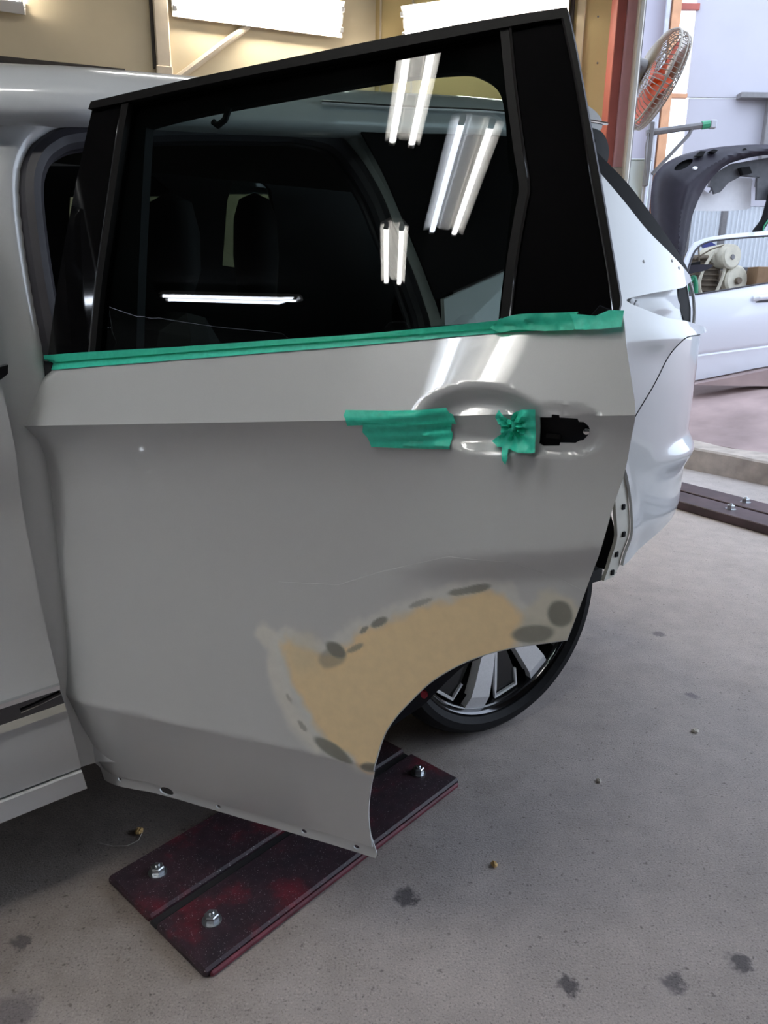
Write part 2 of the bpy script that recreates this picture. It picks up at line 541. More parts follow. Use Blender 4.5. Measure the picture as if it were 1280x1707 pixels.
def prism_geo(poly, y0, y1):
    """polygon in (x, z) extruded along y"""
    n = len(poly)
    ar = sum(poly[i - 1][0] * poly[i][1] - poly[i][0] * poly[i - 1][1] for i in range(n))
    if ar < 0:
        poly = poly[::-1]
    V = [(p[0], y0, p[1]) for p in poly] + [(p[0], y1, p[1]) for p in poly]
    Fc = [tuple(range(n)), tuple(range(2 * n - 1, n - 1, -1))] + [((i + 1) % n, i, i + n, (i + 1) % n + n) for i in range(n)]
    return V, Fc

def prism(name, poly, y0, y1, material, parent=None):
    v, f = prism_geo(poly, y0, y1)
    return mesh_obj(name, v, f, material, parent, smooth=False)

def pchip(xs, ys):
    xs = np.array(xs, float); ys = np.array(ys, float); h = np.diff(xs); d = np.diff(ys) / h
    m = np.zeros(len(xs)); m[0] = d[0]; m[-1] = d[-1]
    for i in range(1, len(xs) - 1):
        m[i] = 0 if d[i - 1] * d[i] <= 0 else 2 * d[i - 1] * d[i] / (d[i - 1] + d[i])
    def f(x):
        x = np.clip(x, xs[0], xs[-1]); i = np.clip(np.searchsorted(xs, x) - 1, 0, len(xs) - 2)
        t = (x - xs[i]) / h[i]; a = ys[i]; b = ys[i + 1]; t2 = t * t; t3 = t2 * t
        return a * (2 * t3 - 3 * t2 + 1) + h[i] * m[i] * (t3 - 2 * t2 + t) + b * (-2 * t3 + 3 * t2) + h[i] * m[i + 1] * (t3 - t2)
    return f

def sst(a, b, v):
    t = np.clip((v - a) / (b - a), 0, 1)
    return t * t * (3 - 2 * t)

def frame(origin, xdir, zdir=(0, 0, 1)):
    """matrix with local x along xdir (horizontal), z up"""
    X = Vector(xdir).normalized(); Z = Vector(zdir).normalized(); Y = Z.cross(X).normalized(); Z = X.cross(Y)
    m = Matrix((X, Y, Z)).transposed().to_4x4(); m.translation = origin
    return m

# ================================================================== the place
def slab(name, poly, z0, z1, material):
    n = len(poly)
    V = [(x, y, z1) for x, y in poly] + [(x, y, z0) for x, y in poly]
    Fc = [tuple(range(n)), tuple(range(2 * n - 1, n - 1, -1))] + [((i + 1) % n, i, i + n, (i + 1) % n + n) for i in range(n)]
    return struct(mesh_obj(name, V, Fc, material, smooth=False))

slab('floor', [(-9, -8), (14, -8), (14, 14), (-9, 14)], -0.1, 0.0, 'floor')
slab('ceiling', [(-6, -5), (6, -5), (6, -0.9), (1.62, 5.05), (-0.1, 5.95), (-6, 3.75)], 3.105, 3.2, 'ceiling')
struct(box('wall_left', (-6.05, -0.6, 1.55), (0.1, 8.8, 3.1), 'wall_dark', bev=0))
struct(box('wall_behind', (0, -5.05, 1.55), (12.2, 0.1, 3.1), 'wall_dark', bev=0))
struct(box('wall_right', (6.05, -2.95, 1.55), (0.1, 4.1, 3.1), 'wall_dark', bev=0))


# cream board wall beyond the car, left of the corner (local x along the wall, -y towards the room)
ML = frame((-1.3625, 5.3154, 0), (0.9427, 0.3336, 0))
wl = struct(box('wall_far_left', (-1.81, 0.05, 1.55), (6.28, 0.1, 3.1), 'wall_cream', bev=0)); wl.matrix_world = ML
def on_wall(o, m):
    o.matrix_world = m
    return o
b1 = on_wall(struct(box('trim_1', (-0.066, -0.02, 2.80), (0.09, 0.06, 0.60), 'batten', bev=0.008)), ML)
on_wall(struct(box('trim_2', (-0.121, -0.012, 2.80), (0.02, 0.03, 0.60), 'dark_gap', bev=0.002)), ML)
on_wall(struct(box('trim_3', (-0.066, -0.03, 2.45), (0.10, 0.07, 0.12), 'batten', bev=0.006)), ML)
on_wall(struct(box('trim_4', (-1.9, -0.015, 2.452), (3.2, 0.06, 0.045), 'dark_gap', bev=0.003)), ML)
v, f = tube_geo([(0.47, -0.02, 2.80), (0.07, -0.02, 2.50), (-0.2, -0.02, 2.30)], 0.022, 8)
on_wall(struct(mesh_obj('trim_5', v, f, 'batten')), ML)
# tan wall right of the corner
MR = frame((-0.10, 5.762, 0), (0.9225, -0.386, 0))
wr = on_wall(struct(box('wall_far_right', (0.83, 0.05, 1.55), (1.70, 0.1, 3.1), 'wall_tan', bev=0)), MR)
for i, s_ in enumerate((0.03, 0.26)):
    on_wall(struct(box('trim_6', (s_, -0.004, 2.6), (0.012, 0.012, 1.0), 'batten', bev=0.001)), MR)
on_wall(struct(box('trim_7', (1.305, -0.012, 2.3), (0.022, 0.03, 2.2), 'dark_gap', bev=0.002)), MR)
on_wall(struct(box('trim_8', (1.36, -0.006, 2.3), (0.05, 0.016, 2.2), 'wall_cream', bev=0.003)), MR)
for sx, sz in ((1.48, 2.55), (1.62, 2.30), (1.44, 2.27), (1.60, 2.05), (1.46, 2.8)):
    v, f = lathe_geo([(0.0, -0.004), (0.005, -0.004), (0.006, 0.002)], 8, 'Y')
    mesh_obj('screw_head', [(a + sx, b - 0.001, c + sz) for a, b, c in v], f, 'grey_steel', wr)

# steel column, its pier and the white door track beside the opening
struct(box('trim_9', (1.322, 5.02, 2.51), (0.055, 0.14, 1.17), 'red_column', bev=0.004))
struct(box('trim_10', (1.386, 4.975, 2.50), (0.070, 0.05, 1.20), 'pink_column', bev=0.004))
struct(box('trim_11', (1.36, 5.02, 0.965), (0.16, 0.16, 1.93), 'kerb', bev=0.006))
tr = struct(box('trim_12', (1.425, 4.93, 1.55), (0.034, 0.06, 3.1), 'white_rail', bev=0.008))
struct(box('trim_13', (1.448, 4.955, 1.55), (0.012, 0.05, 3.1), 'grey_steel', bev=0.002))

# kerb and sloping apron outside
ku = Vector((0.6, -0.8, 0)); kn = Vector((0.8, 0.6, 0))
k0 = Vector((2.18, 5.23, 0))
def kp(s_, t_, z):
    p = k0 + ku * s_ + kn * t_
    return (p.x, p.y, z)
V = []; Fc = []
ss = np.linspace(-1.05, 9, 68)
rows = [(0.0, 0.0), (0.0, 0.145), (0.012, 0.158), (0.22, 0.165)]
for s_ in ss:
    wob = 0.012 * math.sin(s_ * 9.1) + 0.008 * math.sin(s_ * 23.0)
    for (t_, z) in rows:
        V.append(kp(s_, t_ + (wob if z > 0 and t_ < 0.1 else 0), z + (0.006 * math.sin(s_ * 31) if t_ > 0.1 else 0)))
nr = len(rows)
for i in range(len(ss) - 1):
    for j in range(nr - 1):
        Fc.append((i * nr + j, (i + 1) * nr + j, (i + 1) * nr + j + 1, i * nr + j + 1))
struct(mesh_obj('trim_14', V, Fc, 'kerb', smooth=True))
V = []; Fc = []
trow = [(0.205, 0.12), (0.21, 0.163), (0.6, 0.235), (1.0, 0.33), (1.45, 0.44), (1.7, 0.47), (9.0, 0.48), (9.0, 0.0)]
for s_ in (-1.05, 9):
    V += [kp(s_, t_, z) for t_, z in trow]
nr = len(trow)
Fc = [(j, nr + j, nr + j + 1, j + 1) for j in range(nr - 1)]
Fc += [tuple(range(nr)), tuple(range(2 * nr - 1, nr - 1, -1))]
struct(mesh_obj('floor_apron', V, Fc, 'apron', smooth=False))

# board wall of the yard, with a bright slit to the sky and translucent sheets below
def yard_board(name, x0, x1, z0, z1, m_, y=7.5, th=0.03):
    return struct(box(name, ((x0 + x1) / 2, y + th / 2, (z0 + z1) / 2), (x1 - x0, th, z1 - z0), m_, bev=0.002))
yard_board('wall_yard_left', 0.6, 2.49, 0.47, 4.4, 'outer_board_b')
yard_board('wall_yard_upper', 2.655, 7.2, 2.90, 4.4, 'outer_board')
yard_board('wall_yard_middle', 2.68, 7.2, 2.0, 2.895, 'outer_board', 7.51)
struct(box('trim_15', (2.57, 7.50, 2.905), (0.16, 0.04, 0.035), 'wood_post', bev=0.002))
struct(box('trim_16', (2.57, 7.50, 3.60), (0.2, 0.04, 0.05), 'red_column', bev=0.002))
struct(box('trim_17', (2.44, 7.42, 2.4), (0.075, 0.09, 3.9), 'wood_post', bev=0.004))
V = []; Fc = []
xs = np.linspace(2.45, 7.2, 620)
for x_ in xs:
    yy = 7.55 + 0.012 * math.sin(2 * math.pi * x_ / 0.04)
    V += [(x_, yy, 0.47), (x_, yy, 2.05)]
Fc = [(2 * i, 2 * i + 2, 2 * i + 3, 2 * i + 1) for i in range(len(xs) - 1)]
struct(mesh_obj('wall_yard_translucent', V, Fc, 'corrugated', smooth=True))
for i, x_ in enumerate((2.79, 3.12, 3.9)):
    struct(box('trim_18', (x_, 7.48, 1.26), (0.05, 0.05, 1.58), 'grey_steel', bev=0.003))
for nm, x_, y_, z0, z1, r_ in (('trim_19', 2.37, 7.40, 0.47, 4.3, 0.024), ('trim_20', 1.865, 5.93, 0.2, 2.52, 0.020)):
    v, f = tube_geo([(x_, y_, z0), (x_, y_, z1)], r_, 12)
    struct(mesh_obj(nm, v, f, 'grey_pipe'))

# ------------------------------------------------------------------ fluorescent fixtures
def lamp(name, label, p0, p1, facing, lit='tube_warm', width=0.17, group=None, up=None):
    """batten fixture with two tubes between p0 and p1, open side towards 'facing'"""
    p0, p1 = Vector(p0), Vector(p1)
    X = (p1 - p0).normalized(); N = Vector(facing); N = (N - X * N.dot(X)).normalized()
    Z = -N; Y = Z.cross(X)
    m_ = Matrix((X, Y, Z)).transposed().to_4x4(); m_.translation = (p0 + p1) / 2
    L = (p1 - p0).length
    t = thing(name, label, 'lamp', m_, group)
    w = width / 2
    prof = [(-w, -0.005), (-w * 0.45, 0.045), (w * 0.45, 0.045), (w, -0.005), (w, -0.013), (w * 0.30, 0.025), (w * 0.22, 0.012), (-w * 0.22, 0.012), (-w * 0.30, 0.025), (-w, -0.013)]
    n = len(prof)
    V = [(s_ * L / 2, y, z) for s_ in (-1, 1) for y, z in prof]
    Fc = [(i, (i + 1) % n, (i + 1) % n + n, i + n) for i in range(n)] + [tuple(range(n))[::-1], tuple(range(n, 2 * n))]
    mesh_obj('housing', V, Fc, 'fixture', t, smooth=False)
    for s_ in (-1, 1):
        tube('tube', [(-L / 2 + 0.03, s_ * w * 0.55, -0.022), (L / 2 - 0.03, s_ * w * 0.55, -0.022)], 0.016, lit if isinstance(lit, str) else lit[s_ > 0], t, 12)
        for e_ in (-1, 1):
            v, f = box_geo((e_ * (L / 2 - 0.016), s_ * w * 0.55, -0.016), (0.026, 0.030, 0.050), 0.004)
            mesh_obj('lamp_socket', v, f, 'fixture', t, smooth=False)
    return t

def wl_pt(s_, y, z):
    return ML @ Vector((s_, y, z))
def wr_pt(s_, y, z):
    return MR @ Vector((s_, y, z))
nl = ML.to_3x3() @ Vector((0, -1, -0.35)); nrr = MR.to_3x3() @ Vector((0, -1, -0.35))
lamp('wall_lamp', 'lit twin-tube batten lamp on the cream wall left of the corner', wl_pt(0.0, -0.08, 2.885), wl_pt(1.08, -0.08, 2.885), nl, lit='tube_wall', width=0.20)
lamp('wall_lamp', 'lit twin-tube batten lamp on the tan wall above the open door frame', wr_pt(0.22, -0.08, 2.865), wr_pt(1.29, -0.08, 2.865), nrr, lit='tube_wall', width=0.20)
lamp('wall_lamp', 'white batten lamp housing at the far left end of the cream wall', wl_pt(-2.02, -0.09, 2.765), wl_pt(-0.83, -0.09, 2.735), ML.to_3x3() @ Vector((0, -0.25, 1)), lit='tube_wall', width=0.18)
# fixtures under the roof on the camera's side; the door glass mirrors them, except the added fill lamps
zc = 3.05
lamp('ceiling_lamp', 'warm twin-tube roof lamp nearest above the open car door', (-1.62, -0.42, zc), (-0.80, 0.45, zc), (0, 0, -1), group='roof lamps')
lamp('ceiling_lamp', 'cool and warm twin-tube roof lamp mirrored longest in the door glass', (-2.02, -1.34, zc), (-1.20, -0.43, zc), (0, 0, -1), lit=('tube_warm', 'tube_cool'), width=0.24, group='roof lamps')
lamp('ceiling_lamp', 'warm twin-tube roof lamp farther back over the workshop', (-2.86, -1.90, zc), (-2.22, -1.12, zc), (0, 0, -1), group='roof lamps')
lamp('ceiling_lamp', 'bluish twin-tube roof lamp over the far left of the workshop', (-4.98, -1.36, zc), (-3.86, -1.92, zc), (0, 0, -1), lit='tube_cool', group='roof lamps')
lamp('ceiling_lamp', 'added warm twin-tube fill lamp above the white car roof', (-1.0, 3.0, zc), (0.0, 3.7, zc), (0, 0, -1), group='roof lamps')  # added out of view to brighten the car roof and far walls
lamp('ceiling_lamp', 'added warm twin-tube fill lamp straight above the open door', (-0.50, 0.0, zc), (0.25, 0.72, zc), (0, 0, -1), group='roof lamps')  # added out of view so the door grows darker towards its bottom

# ================================================================== the car
PHI = math.radians(55.876); PSI = math.radians(20.1544)
CAR_O = Vector((0.3499, 1.8231, 0)); DOOR_O = Vector((-0.6129, 1.2388, 0))
MC = frame(CAR_O, (math.sin(PHI), math.cos(PHI), 0))       # x to the tail, y into the car
MD = frame(DOOR_O, (math.cos(PSI), -math.sin(PSI), 0))     # x from hinge to latch, y to the inner side
car = thing('car', 'white car with a sanded, half-repaired rear door standing open', 'car', MC)

def f_car(x, z):
    x = np.asarray(x, float); z = np.asarray(z, float)
    y = 0.30 * np.maximum(z - 1.08, 0)
    u = np.clip((x - 0.30) / 0.77, 0, 0.985)
    return y + 0.42 * (1 - np.sqrt(1 - u * u))

def f_quarter(x, z):
    y = f_car(x, z)
    sh = 1.09 - 0.0 * x
    y = y - 0.012 * np.exp(-((z - 1.075) / 0.035) ** 2) * sst(0.3, 0.5, x)            # shoulder roll under the lamp
    r = np.hypot(x, z - 0.362)
    return y - 0.016 * (1 - sst(0.47, 0.60, r))                                       # wheel arch flare

def f_bumper(x, z):
    y = f_car(x, z)
    y = y + 0.006
    y = y - 0.030 * sst(0.77, 0.705, z) * sst(0.60, 0.72, z) * sst(0.50, 0.85, x) * sst(0.62, 0.70, z)   # ledge
    y = y + 0.016 * sst(0.53, 0.44, z - 0.0 * x)
    r = np.hypot(x, z - 0.362)
    return y - 0.012 * (1 - sst(0.46, 0.56, r))

# ---- roof, lofted across the car, with the rolled drip edge at the side
xg = pchip([-2.2, -1.6, -1.086, -0.947, -0.676, -0.348, 0.0, 0.36, 0.52], [1.34, 1.42, 1.458, 1.475, 1.497, 1.525, 1.560, 1.580, 1.58])
sec = [(0.075, -0.030), (0.016, -0.026), (0.002, -0.016), (0.0, -0.004), (0.004, 0.018), (0.014, 0.040), (0.036, 0.062), (0.075, 0.080), (0.14, 0.094), (0.27, 0.108), (0.50, 0.120), (0.72, 0.123)]
half = 0.72
sec2 = sec + [(2 * half - y, z) for y, z in sec[:-1][::-1]]
V = []; Fc = []
xs = np.linspace(-2.2, 0.30, 46)
for x_ in xs:
    zg = float(xg(x_)); y0 = 0.30 * (zg - 1.08)
    fall = -0.05 * float(sst(0.30, 0.52, x_))
    for (y, z) in sec2:
        V.append((x_, y0 + y, zg + z * (0.91 - 0.25 * float(sst(0.2, 0.5, x_))) + fall * (z > 0.03)))
n = len(sec2)
for i in range(len(xs) - 1):
    for j in range(n - 1):
        Fc.append((i * n + j, (i + 1) * n + j, (i + 1) * n + j + 1, i * n + j + 1))
mesh_obj('roof', V, Fc, 'paint', car, True, 60)

# ---- pressed frame around the rear door opening
cb_out = [(-0.376, 1.506), (-0.33, 1.431), (-0.297, 1.342), (-0.264, 1.25), (-0.232, 1.116)]
cb_in = [(-0.523, 1.505), (-0.439, 1.497), (-0.387, 1.456), (-0.343, 1.384), (-0.318, 1.308), (-0.285, 1.211), (-0.264, 1.13)]
ap_low = [(-0.264, 1.13), (-0.262, 1.02), (-0.33, 0.82), (-0.42, 0.66), (-0.50, 0.48), (-0.60, 0.40), (-1.00, 0.37), (-1.06, 0.45), (-1.072, 0.8), (-1.064, 1.066)]
ap_front = [(-1.064, 1.066), (-1.066, 1.209), (-1.060, 1.33), (-1.043, 1.386), (-1.010, 1.422), (-0.952, 1.446), (-0.776, 1.477), (-0.523, 1.505)]
hole = chain(catmull(cb_in, 5), catmull(ap_low, 4), catmull(ap_front, 6))
top = [(x_, float(xg(x_)) - 0.022) for x_ in np.linspace(-1.42, -0.376, 14)]
loop = chain(top[::-1], [(-1.42, 0.30), (-0.60, 0.28), (-0.48, 0.33)], catmull([(-0.48, 0.33), (-0.44, 0.52), (-0.36, 0.66), (-0.27, 0.85), (-0.225, 1.0), (-0.232, 1.116)], 4), catmull(cb_out[::-1], 4))
hole_np = hole
def f_frame(x, z):
    P = np.stack([np.atleast_1d(x), np.atleast_1d(z)], 1)
    d = dist_loop(P, hole_np)
    return f_car(x, z) + 0.048 + 0.030 * np.clip(1 - d / 0.030, 0, 1) ** 2
sheet('door_opening_frame', loop, f_frame, 0.05, 'paint', car, holes=[hole], sp=0.014)
hl = resample(hole, 0.02)
cx = np.mean([p[0] for p in hl]); cz = np.mean([p[1] for p in hl])
pts = []
for i, (x_, z_) in enumerate(hl):
    x0, z0 = hl[i - 1]; x1, z1 = hl[(i + 1) % len(hl)]
    t_ = np.array([x1 - x0, z1 - z0]); t_ = t_ / np.linalg.norm(t_); nv = np.array([-t_[1], t_[0]])
    if nv @ np.array([cx - x_, cz - z_]) < 0:
        nv = -nv
    pts.append((x_ + nv[0] * 0.010, float(f_car(x_, z_)) + 0.075, z_ + nv[1] * 0.010))
tube('weatherstrip', pts, 0.021, 'seal', car, 10, closed=True)
pts2 = [(p[0] * 0.975 + cx * 0.025, p[1] + 0.03, p[2] * 0.975 + cz * 0.025) for p in pts]
tube('weatherstrip_lip', pts2, 0.009, 'seal', car, 8, closed=True)

# ---- quarter panel, tail pillar and quarter glass
arch_q = [(0.46 * math.cos(a), 0.362 + 0.46 * math.sin(a)) for a in np.radians(np.linspace(52, 140, 14))]
q_loop = chain([(-0.262, 1.12), (-0.255, 1.17)], catmull([(-0.240, 1.174), (-0.225, 1.179), (-0.071, 1.229), (0.06, 1.275), (0.19, 1.36), (0.285, 1.50)], 5),
               catmull([(0.315, 1.486), (0.40, 1.423), (0.498, 1.354), (0.625, 1.297), (0.765, 1.243)], 5),
               [(0.775, 1.230), (0.686, 1.209)], catmull([(0.686, 1.209), (0.487, 1.192), (0.375, 1.178), (0.357, 1.169), (0.417, 1.152), (0.535, 1.127), (0.66, 1.116)], 4),
               [(0.80, 1.098), (0.95, 1.085), (1.04, 1.075), (0.80, 1.078), (0.70, 1.075)],
               catmull([(0.636, 1.0735), (0.582, 1.051), (0.537, 1.011), (0.485, 0.948), (0.415, 0.874), (0.345, 0.79)], 4),
               arch_q, catmull([(-0.39, 0.64), (-0.30, 0.85), (-0.258, 1.0), (-0.262, 1.12)], 4))
sheet('quarter_panel', q_loop, f_quarter, 0.012, 'paint', car, sp=0.014)
qg = chain(catmull([(-0.402, 1.506), (-0.358, 1.425), (-0.324, 1.336), (-0.291, 1.244), (-0.268, 1.170)], 4), [(-0.225, 1.172)],
           catmull([(-0.225, 1.172), (-0.071, 1.222), (0.06, 1.268), (0.19, 1.352), (0.285, 1.49)], 4), [(0.33, 1.572)],
           [(x_, float(xg(x_)) - 0.016) for x_ in np.linspace(0.33, -0.402, 10)])
sheet('quarter_window', qg, lambda x, z: f_car(x, z) + 0.014, 0.005, 'gloss_black', car, sp=0.03)
tube('window_moulding', [(x_, float(f_car(x_, z_)) + 0.004, z_) for x_, z_ in catmull([(-0.226, 1.182), (-0.071, 1.232), (0.06, 1.278), (0.19, 1.363), (0.28, 1.495)], 5)], 0.0045, 'chrome', car, 8)
tube('roof_moulding', [(x_, 0.30 * (float(xg(x_)) - 1.08) + 0.002, float(xg(x_)) + 0.030) for x_ in np.linspace(-0.5, 0.36, 16)], 0.004, 'chrome', car, 8)
# black edge of the rear window behind the tail pillar and the spoiler end
band_o = [(0.296, 1.56), (0.345, 1.528), (0.440, 1.474), (0.528, 1.414), (0.635, 1.345), (0.775, 1.268)]
band_i = [(0.775, 1.243), (0.625, 1.292), (0.498, 1.350), (0.40, 1.418), (0.315, 1.48), (0.285, 1.495)]
sheet('rear_window_edge', chain(catmull(band_o, 4), catmull(band_i, 4)), lambda x, z: f_car(x, z) + 0.010, 0.03, 'matte_black', car, sp=0.02)
sheet('spoiler_side', chain(catmull([(0.25, 1.60), (0.34, 1.606), (0.39, 1.60), (0.410, 1.575), (0.408, 1.545), (0.385, 1.51), (0.35, 1.485), (0.27, 1.50)], 4, True)), lambda x, z: f_car(x, z) + 0.035, 0.12, 'satin_black', car, sp=0.02)
sheet('spoiler', chain(catmull([(0.20, 1.645), (0.30, 1.664), (0.36, 1.660), (0.402, 1.636), (0.392, 1.606), (0.33, 1.598), (0.22, 1.59)], 4, True)), lambda x, z: f_car(x, z) + 0.040, 0.10, 'paint', car, sp=0.02)
# lamp recess: bare white metal with a dark opening at the tail
rec = chain(catmull([(0.34, 1.172), (0.375, 1.185), (0.487, 1.199), (0.70, 1.217), (0.80, 1.225)], 4), [(0.80, 1.10)], catmull([(0.80, 1.10), (0.66, 1.11), (0.535, 1.12), (0.40, 1.145), (0.34, 1.172)], 4))
sheet('lamp_recess', rec, lambda x, z: f_car(x, z) + 0.022 - 0.016 * np.exp(-(((x - 0.55) / 0.10) ** 2 + ((z - 1.16) / 0.025) ** 2)), 0.004, 'paint_inner', car, sp=0.012)
sheet('lamp_opening', chain([(0.685, 1.205), (0.775, 1.228), (0.79, 1.15), (0.76, 1.105), (0.70, 1.115), (0.685, 1.14), (0.665, 1.16)]), lambda x, z: f_car(x, z) + 0.019, 0.003, 'matte_black', car, sp=0.03)
tube('lamp_edge_flange', [(x_, float(f_car(x_, z_)) + 0.008, z_) for x_, z_ in catmull([(0.772, 1.232), (0.80, 1.19), (0.79, 1.14), (0.755, 1.10)], 5)], 0.005, 'paint_inner', car, 8)
for x_, z_ in ((0.415, 1.162), (0.395, 1.17)):
    v, f = lathe_geo([(0.0, -0.006), (0.009, -0.005), (0.011, 0.004)], 12)
    mesh_obj('lamp_stud', [(a + x_, b + float(f_car(x_, z_)) + 0.016, c + z_) for a, b, c in v], f, 'paint_inner', car)
for x_, z_ in ((0.455, 1.272), (0.62, 1.28), (0.665, 1.262)):
    v, f = lathe_geo([(0.0, -0.003), (0.004, -0.002), (0.005, 0.002)], 10)
    mesh_obj('trim_clip', [(a + x_, b + float(f_car(x_, z_)), c + z_) for a, b, c in v], f, 'paint_inner', car)

# ---- rear bumper
b_loop = chain(catmull([(0.345, 0.785), (0.42, 0.874), (0.49, 0.946), (0.542, 1.009), (0.587, 1.048), (0.64, 1.0695)], 4), [(0.70, 1.070), (0.80, 1.073), (1.045, 1.070), (1.05, 0.50)],
               catmull([(1.05, 0.50), (0.9, 0.492), (0.75, 0.478), (0.606, 0.455), (0.50, 0.428), (0.447, 0.416)], 4), catmull([(0.447, 0.416), (0.461, 0.497), (0.446, 0.591), (0.414, 0.685), (0.387, 0.731), (0.345, 0.785)], 4))
bp = sheet('rear_bumper', b_loop, f_bumper, 0.01, 'paint', car, sp=0.014)
fl = chain(catmull([(0.375, 0.742), (0.414, 0.69), (0.446, 0.595), (0.461, 0.497), (0.446, 0.414)], 4), [(0.425, 0.385)], catmull([(0.375, 0.380), (0.398, 0.44), (0.400, 0.50), (0.375, 0.60), (0.35, 0.69), (0.33, 0.742)], 4))
fg = sheet('bumper_flange', fl, lambda x, z: f_bumper(x, z) + 0.012, 0.012, 'bare_beige', bp, sp=0.014)
for x_, z_ in ((0.378, 0.70), (0.408, 0.605), (0.424, 0.52), (0.420, 0.455), (0.410, 0.40)):
    yb = float(f_bumper(x_, z_)) + 0.010
    v, f = box_geo((x_, yb, z_), (0.014, 0.006, 0.017), 0.002)
    mesh_obj('clip_slot', v, f, 'matte_black', bp, smooth=False)
tube('panel_gap', [(x_, float(f_quarter(np.array(x_), np.array(z_))) - 0.0003, z_) for x_, z_ in catmull([(0.345, 0.7875), (0.4175, 0.874), (0.4875, 0.947), (0.5395, 1.010), (0.5845, 1.0495), (0.638, 1.0715), (0.75, 1.075)], 5)], 0.0016, 'matte_black', car, 6)
# tailgate and far corner so that the car closes behind
V = []; Fc = []
rows = [(1.06, 0.50), (1.075, 0.72), (1.06, 1.07), (0.98, 1.09), (0.80, 1.24), (0.62, 1.42), (0.45, 1.58)]
ys = [0.352, 0.55, 0.9, 1.25, 1.45]
for (x_, z_) in rows:
    for j, y_ in enumerate(ys):
        V.append((x_ + 0.05 * (1 - ((y_ - 0.9) / 0.55) ** 2), y_ + (0.30 * max(z_ - 1.08, 0)) * (1 if y_ < 0.9 else -1 if y_ > 0.9 else 0), z_))
n = len(ys)
Fc = [(i * n + j, i * n + j + 1, (i + 1) * n + j + 1, (i + 1) * n + j) for i in range(len(rows) - 1) for j in range(n - 1)]
mesh_obj('tailgate', V, Fc, 'paint', car, True, 40)

# ---- rear wheel
def wheel_part(name, geo_, material, parent, smooth=True):
    v, f = geo_
    return mesh_obj(name, [(a, b + 0.05, c + 0.362) for a, b, c in v], f, material, parent, smooth)
R = 0.362
tyre_prof = [(0.298, 0.012), (0.303, -0.006), (0.318, -0.018), (0.336, -0.018), (0.350, -0.006), (0.358, 0.012), (0.3615, 0.035), (R, 0.07)]
for g in (0.075, 0.115, 0.155):
    tyre_prof += [(R, g), (R - 0.006, g + 0.002), (R - 0.006, g + 0.008), (R, g + 0.010)]
tyre_prof += [(R, 0.20), (0.358, 0.222), (0.340, 0.238), (0.315, 0.236), (0.298, 0.22), (0.290, 0.20), (0.288, 0.06)]
wheel = wheel_part('rear_wheel', lathe_geo(tyre_prof, 96, closed=True), 'rubber', car)
wheel['label'] = 'black tyre on a black and silver alloy rim'
wheel_part('rim_lip', lathe_geo([(0.301, 0.000), (0.301, -0.004), (0.296, -0.006), (0.292, -0.002), (0.286, 0.010), (0.284, 0.05), (0.300, 0.05)], 96, closed=True), 'dark_chrome', wheel)
wheel_part('rim_barrel', lathe_geo([(0.290, 0.006), (0.283, 0.012), (0.275, 0.06), (0.255, 0.10), (0.25, 0.2), (0.288, 0.205), (0.294, 0.02)], 72, closed=True), 'alloy_black', wheel)
wheel_part('brake_disc', lathe_geo([(0.0, 0.13), (0.17, 0.13), (0.17, 0.15), (0.0, 0.15)], 48), 'grey_steel', wheel)
wheel_part('hub', lathe_geo([(0.0, 0.012), (0.050, 0.014), (0.068, 0.03), (0.075, 0.12), (0.0, 0.12)], 40), 'alloy_black', wheel)
NSP = 7
def polar(r, a):
    return (r * math.cos(a), r * math.sin(a))
def bar_geo(path, w, y0s, th):
    """flat bar along a path of (x, z), with half widths w and face depth y0s"""
    V = []; Fc = []
    n = len(path)
    for i, (x_, z_) in enumerate(path):
        a = np.array(path[max(i - 1, 0)]); b = np.array(path[min(i + 1, n - 1)])
        t_ = (b - a) / np.linalg.norm(b - a); nv = np.array([-t_[1], t_[0]])
        wi = w[i] if hasattr(w, '__len__') else w; y = y0s[i] if hasattr(y0s, '__len__') else y0s
        for s_, d in ((-1, 0), (1, 0), (1, th), (-1, th)):
            V.append((x_ + nv[0] * wi * s_, y + d, z_ + nv[1] * wi * s_))
    for i in range(n - 1):
        for j in range(4):
            Fc.append((i * 4 + j, i * 4 + (j + 1) % 4, (i + 1) * 4 + (j + 1) % 4, (i + 1) * 4 + j))
    Fc += [(0, 3, 2, 1), tuple((n - 1) * 4 + j for j in range(4))]
    return V, Fc
for k_ in range(NSP):
    a0 = math.radians(-104.5 + k_ * 360 / NSP)
    pth = [polar(r, a0) for r in (0.05, 0.12, 0.20, 0.247)]
    wheel_part('spoke', bar_geo(pth, [0.020, 0.024, 0.030, 0.0335], [0.020, 0.008, 0.0, -0.002], 0.03), 'alloy', wheel, False)
    wheel_part('spoke_tip', bar_geo([polar(0.247, a0), polar(0.289, a0)], [0.0335, 0.037], [-0.002, 0.012], 0.02), 'alloy', wheel, False)
    c_ = math.radians(-104.5 + (k_ + 0.53) * 360 / NSP)
    dA = math.radians(9.5)
    bl = [polar(0.06, c_ - 0.20), polar(0.12, c_ - dA * 0.75), polar(0.255, c_ - dA * 0.9), polar(0.280, c_ - dA), polar(0.280, c_ + dA), polar(0.25, c_ + dA * 1.1), polar(0.12, c_ + dA * 0.8), polar(0.06, c_ + 0.20)]
    wheel_part('dark_blade', prism_geo(bl, 0.030, 0.055), 'alloy_black', wheel, False)
    ln = [polar(0.08, c_ - dA * 0.8), polar(0.14, c_ - dA * 0.78), polar(0.252, c_ - dA * 0.95), polar(0.274, c_ - dA * 1.02), polar(0.272, c_ + dA * 0.8), polar(0.225, c_ + dA * 1.12)]
    wheel_part('edge_line', bar_geo(ln, 0.0040, [0.027, 0.025, 0.022, 0.020, 0.020, 0.025], 0.008), 'alloy', wheel, False)
